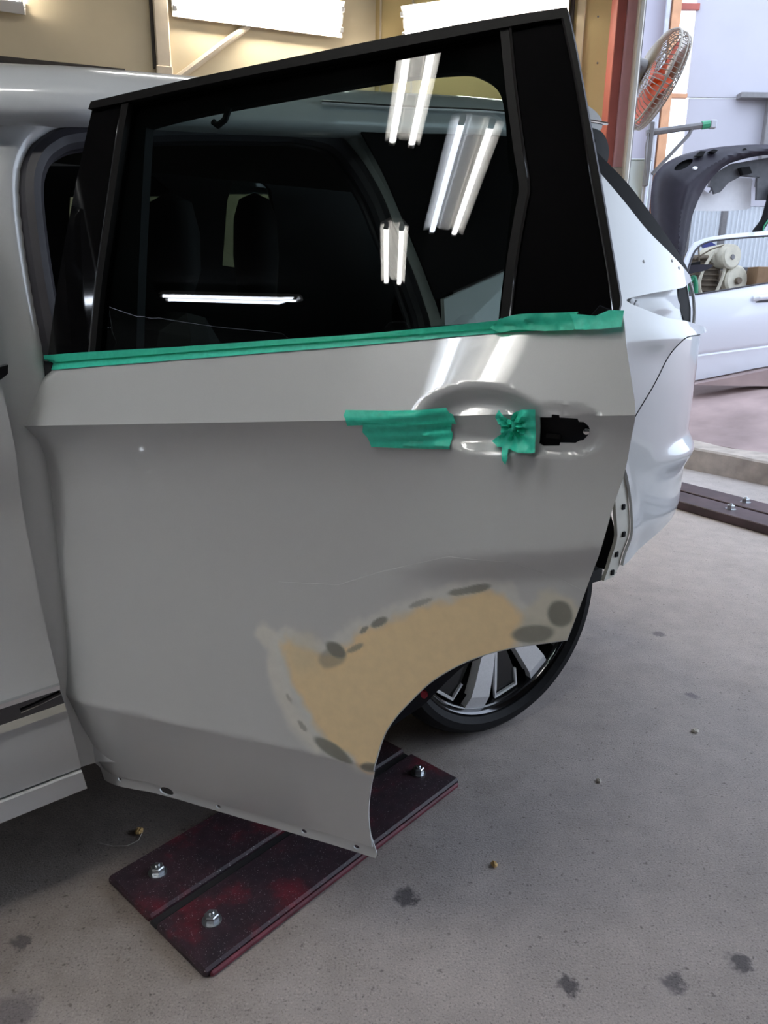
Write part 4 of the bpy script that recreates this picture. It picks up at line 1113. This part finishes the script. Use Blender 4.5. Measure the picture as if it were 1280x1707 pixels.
# ================================================================== steel plates bolted to the floor
def nut(parent, x, y, z, s=1.0):
    v, f = lathe_geo([(0.0, 0.002), (0.019, 0.002), (0.019, 0.0), (0.0, 0.0)], 24, 'Z')
    w = mesh_obj('washer', [(a * s + x, b * s + y, c + z) for a, b, c in v], f, 'zinc', parent, smooth=False)
    r = 0.0142 * s
    hx = [(r * math.cos(math.radians(60 * i + 10)), r * math.sin(math.radians(60 * i + 10))) for i in range(6)]
    V = [(a + x, b + y, z + 0.002) for a, b in hx] + [(a + x, b + y, z + 0.014 * s) for a, b in hx] + [(a * 0.86 + x, b * 0.86 + y, z + 0.016 * s) for a, b in hx]
    Fc = [(i, (i + 1) % 6, (i + 1) % 6 + 6, i + 6) for i in range(6)] + [(i + 6, (i + 1) % 6 + 6, (i + 1) % 6 + 12, i + 12) for i in range(6)] + [tuple(range(12, 18))]
    mesh_obj('nut', V, Fc, 'zinc', w, smooth=False)
    v, f = lathe_geo([(0.0, 0.021 * s), (0.004 * s, 0.021 * s), (0.0058 * s, 0.019 * s), (0.0058 * s, 0.010), (0.0, 0.010)], 16, 'Z')
    mesh_obj('stud', [(a + x, b + y, c + z) for a, b, c in v], f, 'zinc', w)

# local x along the plate, y across; origin at the near right corner
P0 = Vector((-0.306, 1.046, 0)); P1 = Vector((0.199, 1.614, 0))
px_ = (P1 - P0).normalized(); Lp = (P1 - P0).length
MP = frame(P0, px_)
plate = thing('floor_plate', 'dark red double steel plate bolted to the floor under the open door', 'plate', MP)
TZ = 0.020
def bar_plate(name, y0, y1, z1, material, parent, x0=0.0, x1=Lp, hole_=None):
    v, f = box_geo(((x0 + x1) / 2, (y0 + y1) / 2, z1 / 2 + 0.0005), (x1 - x0, y1 - y0, z1 - 0.001), 0.005)
    return mesh_obj(name, v, f, material, parent, smooth=False)
pa = bar_plate('flat_bar', 0.0, 0.158, TZ, 'plate', plate)
pb = bar_plate('flat_bar', 0.180, 0.338, TZ, 'plate', plate)
bar_plate('centre_channel', 0.155, 0.183, 0.010, 'groove', plate)
bar_plate('side_strip', -0.007, 0.001, 0.014, 'plate_edge', plate, 0.01, Lp - 0.01)
nut(plate, 0.077, 0.085, TZ); nut(plate, 0.075, 0.270, TZ); nut(plate, Lp - 0.055, 0.088, TZ); nut(plate, Lp - 0.055, 0.262, TZ)
v, f = lathe_geo([(0.0, 0.0), (0.010, 0.0), (0.010, 0.0012), (0.0, 0.0012)], 16, 'Z')
mesh_obj('bolt_hole', [(a + 0.40, b + 0.075, c + TZ) for a, b, c in v], f, 'matte_black', pa)

Q0 = Vector((1.715, 4.131, 0)); Q1 = Vector((1.983, 3.695, 0)); qd = (Q1 - Q0).normalized()
MQ = frame(Q0 - qd * 0.6, qd)
rail = thing('floor_rail', 'brown-red twin steel rail on the floor beside the kerb', 'rail', MQ)
def rb(name, y0, y1, z1, material):
    v, f = box_geo((1.25, (y0 + y1) / 2, z1 / 2), (2.5, y1 - y0, z1), 0.004)
    return mesh_obj(name, v, f, material, rail, smooth=False)
rb('flat_bar', 0.02, 0.215, 0.05, 'rail_brown'); rb('flat_bar', 0.245, 0.43, 0.05, 'rail_brown'); rb('centre_channel', 0.21, 0.25, 0.03, 'groove')
nut(rail, 0.80, 0.135, 0.05, 1.5); nut(rail, 0.75, 0.345, 0.05, 1.5)

# crumbs and litter on the floor
def crumb(label, x, y, r, material, seed, name='crumb'):
    g = random.Random(seed)
    pr = [(0.0, 0.0), (r * 0.8, 0.0), (r, r * 0.35), (r * 0.7, r * 0.8), (0.0, r * 0.9)]
    v, f = lathe_geo(pr, 9, 'Z')
    v = [(a * g.uniform(0.7, 1.3), b * g.uniform(0.6, 1.1), max(0.0, c * g.uniform(0.8, 1.2))) for a, b, c in v]
    o = mesh_obj(name, v, f, material, None, smooth=False)
    o.location = (x, y, 0.0005); o.rotation_euler = (0, 0, g.uniform(0, 6))
    return tag(o, label, 'debris')
M['crumb_tan'] = mat('dried_tan_filler', srgb(206, 170, 112), 0.8, var=0.2, vscale=200)
M['crumb_pale'] = mat('pale_stone_chip', srgb(206, 198, 186), 0.8, var=0.15, vscale=200)
crumb('small orange-brown crumb on the dark floor under the front of the door', -0.543, 1.423, 0.011, 'crumb_tan', 1)
crumb('small pale stone chip on the open concrete right of the plate', 0.555, 1.635, 0.0075, 'crumb_pale', 2)
crumb('small tan crumb on the concrete right of the door bottom corner', 0.249, 1.338, 0.008, 'crumb_tan', 3)
crumb('pale flattened chip on the concrete right of the rear wheel', 0.89, 1.868, 0.010, 'crumb_pale', 4)
thr = tube('thread', [(-0.62, 1.385, 0.002), (-0.585, 1.375, 0.003), (-0.555, 1.378, 0.002), (-0.535, 1.395, 0.003), (-0.535, 1.425, 0.004)], 0.0009, 'crumb_pale', None, 6)
tag(thr, 'thin pale thread curled on the dark floor below the orange-brown crumb', 'debris')

# ================================================================== things in the yard beyond the opening
def wires(name, ptslist, r, material, parent, seg=5):
    v, f = join_geo([tube_geo(p, r, seg) for p in ptslist])
    return mesh_obj(name, v, f, material, parent)
# industrial fan
FN = Vector((0.93, 0.07, -0.37)).normalized()
fx = Vector((0, 0, 1)).cross(FN).normalized()
fz = FN.cross(fx)
MF = Matrix((fx, FN, fz)).transposed().to_4x4(); MF.translation = (1.705, 5.50, 2.545)   # local y = blowing direction
fan = thing('wall_fan', 'grey wire-caged industrial fan with orange blades beside the white track', 'fan', MF)
RF = 0.30
def ring(r, y, rr, n=48):
    return tube_geo([(r * math.cos(a), y, r * math.sin(a)) for a in np.linspace(0, 2 * math.pi, n, endpoint=False)], rr, 6, True)
v, f = join_geo([ring(RF, 0.0, 0.008), ring(RF, 0.05, 0.005), ring(RF * 0.97, 0.075, 0.005), ring(0.11, 0.095, 0.004), ring(0.11, -0.07, 0.004), ring(0.20, -0.055, 0.003), ring(0.20, 0.09, 0.003)])
mesh_obj('cage_rings', v, f, 'fan_grey', fan)
NW = 60
for side, yy in ((1, 0.095), (-1, -0.075)):
    g = []
    for i in range(NW):
        a = 2 * math.pi * i / NW
        pr = [(0.05, yy), (0.20, yy * 0.94), (RF * 0.93, 0.075 if side > 0 else -0.04), (RF, 0.05 if side > 0 else -0.01), (RF, 0.0)]
        g.append(tube_geo([(r * math.cos(a), y, r * math.sin(a)) for r, y in pr], 0.0030, 4))
    v, f = join_geo(g)
    o = mesh_obj('cage_wires', v, f, 'fan_grey', fan); o['kind'] = 'stuff'
for i in range(4):
    V = []; Fc = []
    nr_, na_ = 6, 6
    for a_i in range(na_):
        for r_i in range(nr_):
            r = 0.05 + 0.215 * r_i / (nr_ - 1); u = a_i / (na_ - 1)
            a = 2 * math.pi * i / 4 + 0.5 + (u - 0.5) * (1.15 * (0.55 + 0.45 * math.sin(math.pi * min(1, r_i / (nr_ - 1) + 0.25))))
            V.append((r * math.cos(a), 0.03 - (u - 0.5) * 0.06, r * math.sin(a)))
    n0 = len(V); V += [(a, b + 0.003, c) for a, b, c in V]
    for a_i in range(na_ - 1):
        for r_i in range(nr_ - 1):
            q = (a_i * nr_ + r_i, a_i * nr_ + r_i + 1, (a_i + 1) * nr_ + r_i + 1, (a_i + 1) * nr_ + r_i)
            Fc += [q, tuple(j + n0 for j in q[::-1])]
    mesh_obj('blade', V, Fc, 'orange', fan)
v, f = lathe_geo([(0.0, 0.07), (0.04, 0.068), (0.05, 0.05), (0.05, 0.0), (0.0, 0.0)], 20)
mesh_obj('hub', v, f, 'orange', fan)
v, f = lathe_geo([(0.0, -0.20), (0.06, -0.20), (0.075, -0.17), (0.078, -0.085), (0.06, -0.07), (0.0, -0.07)], 24)
mesh_obj('motor', v, f, 'grey_steel', fan)
hub_w = MF.inverted() @ Vector((1.50, 5.10, 2.50))
tube('mount_arm', [(0, -0.18, 0.0), tuple(hub_w)], 0.018, 'grey_steel', fan, 8)

# pipe bracket on a post
br = thing('pipe_bracket', 'grey steel wall bracket with a green-taped end above the black bumper', 'bracket', Matrix.Translation((0, 0, 0)))
tube('arm', [(1.83, 5.90, 2.300), (2.24, 5.90, 2.357)], 0.022, 'grey_steel', br, 8)
tube('strut', [(2.15, 5.90, 2.335), (2.13, 5.90, 2.29), (1.90, 5.90, 2.03)], 0.013, 'grey_steel', br, 8)
tube('tape_wrap', [(2.215, 5.90, 2.354), (2.27, 5.90, 2.362)], 0.027, 'hose', br, 10)
v, f = box_geo((2.292, 5.90, 2.362), (0.045, 0.05, 0.055), 0.006); mesh_obj('end_block', v, f, 'grey_pipe', br, smooth=False)
v, f = box_geo((1.86, 5.90, 2.16), (0.03, 0.05, 0.42), 0.004); mesh_obj('wall_plate', v, f, 'grey_steel', br, smooth=False)
tube('wire', catmull([(1.84, 5.88, 2.30), (1.825, 5.87, 2.2), (1.84, 5.87, 2.08), (1.86, 5.88, 2.0)], 4), 0.005, 'grey_steel', br, 6)

# air conditioner outdoor unit
ac = thing('air_conditioner', 'pale blue-white outdoor unit with a dark slotted grille behind the tail of the car', 'appliance', Matrix.Translation((1.725, 5.96, 1.35)))
box('cabinet', (0.09, 0.12, 0.39), (0.18, 0.26, 0.78), 'ac', ac, bev=0.008)
for i in range(6):
    box('grille_slot', (0.016, -0.011, 0.645 - i * 0.072), (0.020, 0.006, 0.060), 'matte_black', ac, bev=0.001)
box('top_lip', (0.09, 0.12, 0.785), (0.186, 0.266, 0.012), 'ac', ac, bev=0.003)
for x_ in (0.03, 0.15):
    box('stand_leg', (x_, 0.12, -0.5), (0.03, 0.22, 1.0), 'grey_steel', ac, bev=0.003)

# black bumper standing on end
bo = [(2.37, 1.30), (2.30, 1.46), (2.233, 1.637), (2.185, 1.872), (2.172, 2.06), (2.20, 2.175), (2.26, 2.232), (2.401, 2.300), (2.686, 2.358), (3.073, 2.382), (3.6, 2.37)]
bi = [(3.6, 2.27), (3.087, 2.290), (2.801, 2.240), (2.66, 2.165), (2.555, 2.02), (2.497, 1.86), (2.475, 1.70), (2.46, 1.48), (2.455, 1.30)]
bl_ = chain(catmull(bo, 5), catmull(bi, 5))
bo_c = catmull(bo, 5); bi_c = catmull(bi, 5)
def f_bb(x, z):
    P = np.stack([np.atleast_1d(x), np.atleast_1d(z)], 1)
    a = dist_loop(P, bo_c, False); b = dist_loop(P, bi_c, False)
    t = a / np.maximum(a + b, 1e-6)
    return 6.70 - 0.16 * np.sqrt(np.clip(1 - (1 - t) ** 2, 0, 1)) + 0.05 * sst(0.75, 1.0, t) - 0.012 * np.exp(-((t - 0.62) / 0.05) ** 2)
oval = [(2.372 + 0.075 * math.cos(a) * 0.93 - 0.028 * math.sin(a) * 0.36, 2.205 + 0.075 * math.cos(a) * 0.5 + 0.028 * math.sin(a) * 0.93) for a in np.linspace(0, 2 * math.pi, 18, endpoint=False)]
bb = sheet('car_bumper', bl_, f_bb, 0.02, 'bumper_black', None, holes=[oval], sp=0.02)
tag(bb, 'black plastic car bumper stood up in the yard behind the silver door', 'bumper')
sheet('lamp_pocket', [((p[0] - 2.372) * 1.2 + 2.372, (p[1] - 2.205) * 1.2 + 2.205) for p in oval], lambda x, z: f_bb(x, z) + 0.04, 0.01, 'matte_black', bb, sp=0.05)
prism('bumper_tab', [(2.44, 2.262), (2.475, 2.30), (2.52, 2.30), (2.50, 2.262)], 6.555, 6.60, 'matte_black', bb)
prism('cut_notch', [(2.545, 2.298), (2.575, 2.312), (2.61, 2.305), (2.59, 2.285)], 6.54, 6.60, 'matte_black', bb)
v, f = lathe_geo([(0.0, -0.012), (0.012, -0.01), (0.015, 0.004)], 12)
mesh_obj('clip', [(a * 1.4 + 2.455, b + float(f_bb(2.455, 2.175)[0]), c + 2.175) for a, b, c in v], f, 'white_resin', bb)
v, f = lathe_geo([(0.0, -0.004), (0.012, -0.004), (0.013, 0.004)], 12)
mesh_obj('plug_hole', [(a * 1.3 + 2.83, b + float(f_bb(2.83, 2.315)[0]), c + 2.315) for a, b, c in v], f, 'matte_black', bb)
# bracing inside the bumper
prism('inner_brace', [(2.66, 2.15), (2.80, 2.235), (3.09, 2.285), (3.6, 2.27), (3.6, 2.06), (3.05, 2.05), (3.05, 2.14), (2.90, 2.145), (2.80, 2.09), (2.745, 2.02), (2.70, 2.005), (2.67, 2.06), (2.645, 2.06)], 6.72, 6.76, 'bumper_grey', bb)
prism('brace_block', [(2.86, 2.20), (2.93, 2.21), (2.96, 2.16), (2.89, 2.145)], 6.66, 6.72, 'matte_black', bb)
prism('brace_plate', [(3.02, 2.13), (3.6, 2.15), (3.6, 1.97), (3.04, 1.96)], 6.69, 6.72, 'bumper_grey', bb)
tube('cable_loom', catmull([(3.20, 6.66, 2.06), (3.15, 6.64, 2.04), (3.13, 6.64, 1.92), (3.11, 6.64, 1.80), (3.05, 6.64, 1.70)], 5), 0.035, 'matte_black', bb, 8)
tube('loom_wire', catmull([(3.12, 6.60, 1.80), (3.09, 6.60, 1.74), (3.10, 6.60, 1.66)], 4), 0.006, 'hose', bb, 6)
wr_ = sheet('resin_panel', catmull([(2.50, 1.895), (2.53, 1.97), (2.59, 2.055), (2.63, 2.075), (2.66, 2.04), (2.71, 2.03), (2.76, 2.09), (2.82, 2.14), (3.03, 2.145), (3.045, 2.06), (3.06, 1.93), (3.02, 1.90), (2.80, 1.885)], 4, True), lambda x, z: 6.83 + 0 * x, 0.006, 'white_resin', None, sp=0.06)
tag(wr_, 'white resin sheet hanging inside the arch of the black bumper', 'panel')
tube('hanger', [(2.70, 6.835, 2.03), (2.72, 6.80, 2.10)], 0.006, 'grey_steel', wr_, 6)
dk = thing('parts_bench', 'dark steel bench carrying the black bumper in the yard', 'bench', Matrix.Translation((2.37, 6.80, 0.475)))
box('bench_top', (0.0, 0.0, 0.795), (0.46, 0.36, 0.05), 'grey_steel', dk, bev=0.004)
for x_ in (-0.19, 0.19):
    for y_ in (-0.14, 0.14):
        box('leg', (x_, y_, 0.385), (0.05, 0.05, 0.78), 'grey_steel', dk, bev=0.003)
# dark lamp unit and blue wing on the bench
hl_ = sheet('scrap_trim', catmull([(2.36, 1.385), (2.44, 1.425), (2.60, 1.44), (2.66, 1.43), (2.60, 1.39), (2.50, 1.37), (2.40, 1.33)], 4, True), lambda x, z: 6.47 + 0 * x, 0.06, 'bumper_black', None, sp=0.05)
tag(hl_, 'black plastic trim lying under the foot of the black bumper', 'trim piece')
gp = sheet('green_clip', [(2.475, 1.445), (2.56, 1.465), (2.565, 1.425), (2.50, 1.42)], lambda x, z: 6.485 + 0 * x, 0.035, 'matte_black', None, sp=0.05)
tag(gp, 'small black plastic box on top of the trim by the bumper foot', 'box')
bw = sheet('blue_panel', catmull([(2.88, 1.69), (3.0, 1.67), (3.14, 1.57), (3.23, 1.475), (3.18, 1.466), (3.04, 1.54), (2.93, 1.62)], 4, True), lambda x, z: 7.38 + 0 * x, 0.03, 'blue', None, sp=0.04)
tag(bw, 'blue painted metal panel behind the compressor motor', 'panel')

cbn = thing('tool_cabinet', 'dark steel cabinet against the yard wall behind the compressor', 'cabinet', Matrix.Translation((3.15, 7.39, 0.475)))
box('cabinet_body', (0, 0, 0.49), (1.5, 0.13, 0.98), 'bumper_grey', cbn, bev=0.004)
for x_ in (-0.37, 0.37):
    dcb = box('cabinet_door', (x_, -0.072, 0.49), (0.72, 0.012, 0.92), 'motor_dark', cbn, bev=0.003)
    box('handle', (x_ * 0.15, -0.085, 0.52), (0.02, 0.018, 0.10), 'grey_steel', dcb, bev=0.003)
# silver car door leaning on the apron
so = chain(catmull([(2.395, 1.36), (2.415, 1.46), (2.455, 1.57), (2.52, 1.625), (2.66, 1.66), (3.04, 1.702), (3.45, 1.725)], 5), [(3.50, 1.72), (3.56, 1.30)],
           catmull([(3.56, 1.30), (3.60, 1.0), (3.58, 0.72), (3.55, 0.66)], 4), catmull([(3.55, 0.66), (3.20, 0.622), (2.90, 0.555), (2.553, 0.482)], 4), catmull([(2.553, 0.482), (2.53, 0.70), (2.47, 1.02), (2.445, 1.22), (2.395, 1.36)], 4))
si = chain(catmull([(2.436, 1.375), (2.455, 1.46), (2.485, 1.545), (2.545, 1.598), (2.67, 1.628), (3.043, 1.664), (3.44, 1.685)], 5), [(3.47, 1.36)], catmull([(3.47, 1.36), (3.10, 1.305), (2.70, 1.235), (2.462, 1.198)], 3))
def f_sd(x, z):
    zb = 1.196 + 0.177 * (x - 2.457)
    y = 6.40 + 0.10 * np.maximum(z - zb, 0) + 0.05 * np.clip((zb - z) / 0.6, 0, 1.3) ** 2 - 0.035 * np.sin(np.clip((zb - z) / 0.55, 0, 1) * math.pi)
    zl = 0.705 + 0.145 * (x - 2.525)
    return y + 0.012 * sst(0.012, 0.0, np.abs(z - zl)) + 0.004 * vnoise(x, z, 14, 21) * sst(zl, zl - 0.08, z)
sd = sheet('loose_car_door', so, f_sd, 0.04, 'silver', None, holes=[si], sp=0.022, lines=[[(x_, 0.705 + 0.145 * (x_ - 2.525) + d_) for x_ in np.linspace(2.53, 3.58, 30)] for d_ in (-0.014, 0.0, 0.014)])
tag(sd, 'silver car door without glass leaning in the yard behind the white car', 'car door')
fl_ = lambda x, z: float(f_sd(np.array([x]), np.array([z]))[0])
tube('belt_seal', [(x_, fl_(x_, z_) - 0.006, z_) for x_, z_ in catmull([(2.462, 1.196), (2.70, 1.233), (3.10, 1.303), (3.47, 1.356)], 4)], 0.007, 'seal', sd, 6)
tube('frame_seal', [(x_, fl_(x_, z_) - 0.002, z_) for x_, z_ in catmull([(2.438, 1.375), (2.457, 1.46), (2.487, 1.543), (2.547, 1.596), (2.67, 1.626), (3.043, 1.662), (3.44, 1.683)], 5)], 0.008, 'seal', sd, 6)
v, f = tube_geo([(2.995, fl_(2.995, 1.18) - 0.01, 1.175), (3.02, fl_(3.02, 1.18) - 0.035, 1.185), (3.17, fl_(3.17, 1.2) - 0.035, 1.205), (3.19, fl_(3.19, 1.2) - 0.01, 1.205)], 0.024, 10)
mesh_obj('door_handle', v, f, 'silver', sd)
prism('handle_pocket', [(3.01, 1.145), (3.12, 1.15), (3.13, 1.185), (3.02, 1.18)], fl_(3.06, 1.16) - 0.004, fl_(3.06, 1.16) + 0.004, 'bumper_grey', sd)
blk = prism('concrete_wedge', [(2.58, 0.472), (3.75, 0.472), (3.75, 0.660), (3.55, 0.648), (3.20, 0.610), (2.90, 0.543), (2.62, 0.485)], 6.36, 6.52, 'apron', None)
tag(blk, 'low concrete wedge propping the raised end of the silver door', 'block')

# belt-driven air compressor
cp = thing('air_compressor', 'dusty belt-driven air compressor seen through the silver door frame', 'compressor', Matrix.Translation((2.95, 7.05, 0.475)))
def disc(name, c, r, t, material, parent, ax=(0.35, -0.93, 0.05), prof_=None):
    A = Vector(ax).normalized(); X = A.cross(Vector((0, 0, 1))).normalized(); Z = X.cross(A)
    m_ = Matrix((X, A, Z)).transposed().to_4x4(); m_.translation = c
    v, f = lathe_geo(prof_ or [(0.0, t), (r * 0.86, t), (r, t * 0.6), (r, 0.0), (r * 0.9, -t), (0.0, -t)], 28)
    return mesh_obj(name, [tuple(m_ @ Vector(p)) for p in v], f, material, parent)
cl = lambda X, Z, Y=7.0: (X - 2.95, Y - 7.05, Z - 0.475)
mt = disc('motor', cl(2.93, 1.525, 7.02), 0.105, 0.16, 'motor', cp)
disc('motor_cover', cl(2.975, 1.520, 6.90), 0.100, 0.03, 'motor', mt)
disc('motor_hub', cl(2.985, 1.520, 6.868), 0.022, 0.008, 'grey_steel', mt)
pm = disc('pump_pulley', cl(3.06, 1.33, 6.95), 0.125, 0.04, 'motor', cp)
disc('pulley_hub', cl(3.075, 1.325, 6.90), 0.03, 0.02, 'motor_dark', pm)
box('pump_body', cl(2.80, 1.36, 7.10), (0.30, 0.25, 0.36), 'motor_dark', cp, bev=0.03)
for i in range(7):
    box('cooling_fin', cl(2.80, 1.24 + i * 0.045, 6.97), (0.26, 0.03, 0.014), 'motor_dark', cp, bev=0.002)
tube('belt', catmull([cl(2.84, 1.56, 6.92), cl(2.76, 1.42, 6.90), cl(2.74, 1.28, 6.90), cl(2.80, 1.17, 6.90), cl(2.88, 1.20, 6.90), cl(2.93, 1.33, 6.90), cl(2.945, 1.43, 6.90)], 5), 0.014, 'motor', cp, 6)
tube('guard_wire', [cl(2.70, 1.60, 6.92), cl(2.72, 1.45, 6.90), cl(2.76, 1.25, 6.90)], 0.007, 'motor_dark', cp, 6)
tube('guard_wire', [cl(2.68, 1.50, 6.92), cl(2.80, 1.58, 6.90), cl(2.92, 1.62, 6.92)], 0.007, 'motor_dark', cp, 6)
v, f = lathe_geo([(0.0, -0.32), (0.14, -0.31), (0.19, -0.25), (0.19, 0.25), (0.14, 0.31), (0.0, 0.32)], 24, 'Z')
mesh_obj('tank', [(c - 0.005, b + 0.02, a + 0.42) for a, b, c in v], f, 'motor_dark', cp)
for x_ in (-0.12, 0.2):
    box('tank_foot', (x_, 0.05, 0.12), (0.05, 0.25, 0.24), 'motor_dark', cp, bev=0.004)
hs = tube('air_hose', catmull([(2.50, 6.56, 1.20), (2.53, 6.56, 1.32), (2.56, 6.56, 1.33), (2.585, 6.56, 1.20), (2.575, 6.56, 0.9), (2.56, 6.56, 0.52)], 6), 0.018, 'hose', None, 10)
tag(hs, 'coiled green air hose between the white car tail and the compressor', 'hose')
tube('hose_turn', catmull([(2.50, 6.59, 1.20), (2.49, 6.59, 1.0), (2.48, 6.59, 0.7), (2.48, 6.59, 0.5)], 6), 0.018, 'hose', hs, 10)
kn = thing('control_valve', 'small chrome valve fitting at the front corner of the silver door window', 'valve', Matrix.Translation((2.44, 6.50, 1.26)))
v, f = lathe_geo([(0.0, -0.02), (0.03, -0.02), (0.035, 0.0), (0.02, 0.02), (0.0, 0.02)], 14)
mesh_obj('valve_wheel', v, f, 'zinc', kn)
tube('valve_stem', [(0, 0, -0.04), (0, 0.03, 0.0), (0, 0.06, 0.02)], 0.012, 'zinc', kn, 8)
cbx = box('cardboard_box', (3.34, 6.95, 1.369), (0.26, 0.2, 0.15), 'cardboard', None, bev=0.004)
tag(cbx, 'small brown cardboard box behind the silver door window', 'box')
dr_ = thing('steel_drum', 'dark steel drum carrying the cardboard box in the yard', 'drum', Matrix.Translation((3.47, 6.95, 0.475)))
v, f = lathe_geo([(0.0, 0.0), (0.17, 0.0), (0.175, 0.02), (0.165, 0.04), (0.165, 0.26), (0.172, 0.28), (0.165, 0.30), (0.165, 0.52), (0.172, 0.54), (0.165, 0.56), (0.165, 0.77), (0.175, 0.79), (0.17, 0.808), (0.0, 0.808)], 28, 'Z')
mesh_obj('drum_shell', v, f, 'grey_steel', dr_)
v, f = lathe_geo([(0.0, 0.006), (0.025, 0.006), (0.03, 0.0)], 12, 'Z')
mesh_obj('drum_bung', [(a - 0.14, b, c + 0.808) for a, b, c in v], f, 'matte_black', dr_)
shf = thing('wall_shelf', 'grey steel shelf bar on the pale board wall at the right edge', 'shelf', Matrix.Translation((3.75, 7.44, 2.90)))
box('shelf_board', (-0.08, 0.0, 0.0), (1.16, 0.10, 0.045), 'grey_steel', shf, bev=0.003)
box('shelf_upright', (0.02 - 0.38, 0.0, -0.38), (0.07, 0.07, 0.72), 'grey_steel', shf, bev=0.004)
bench_items = [hl_, gp]
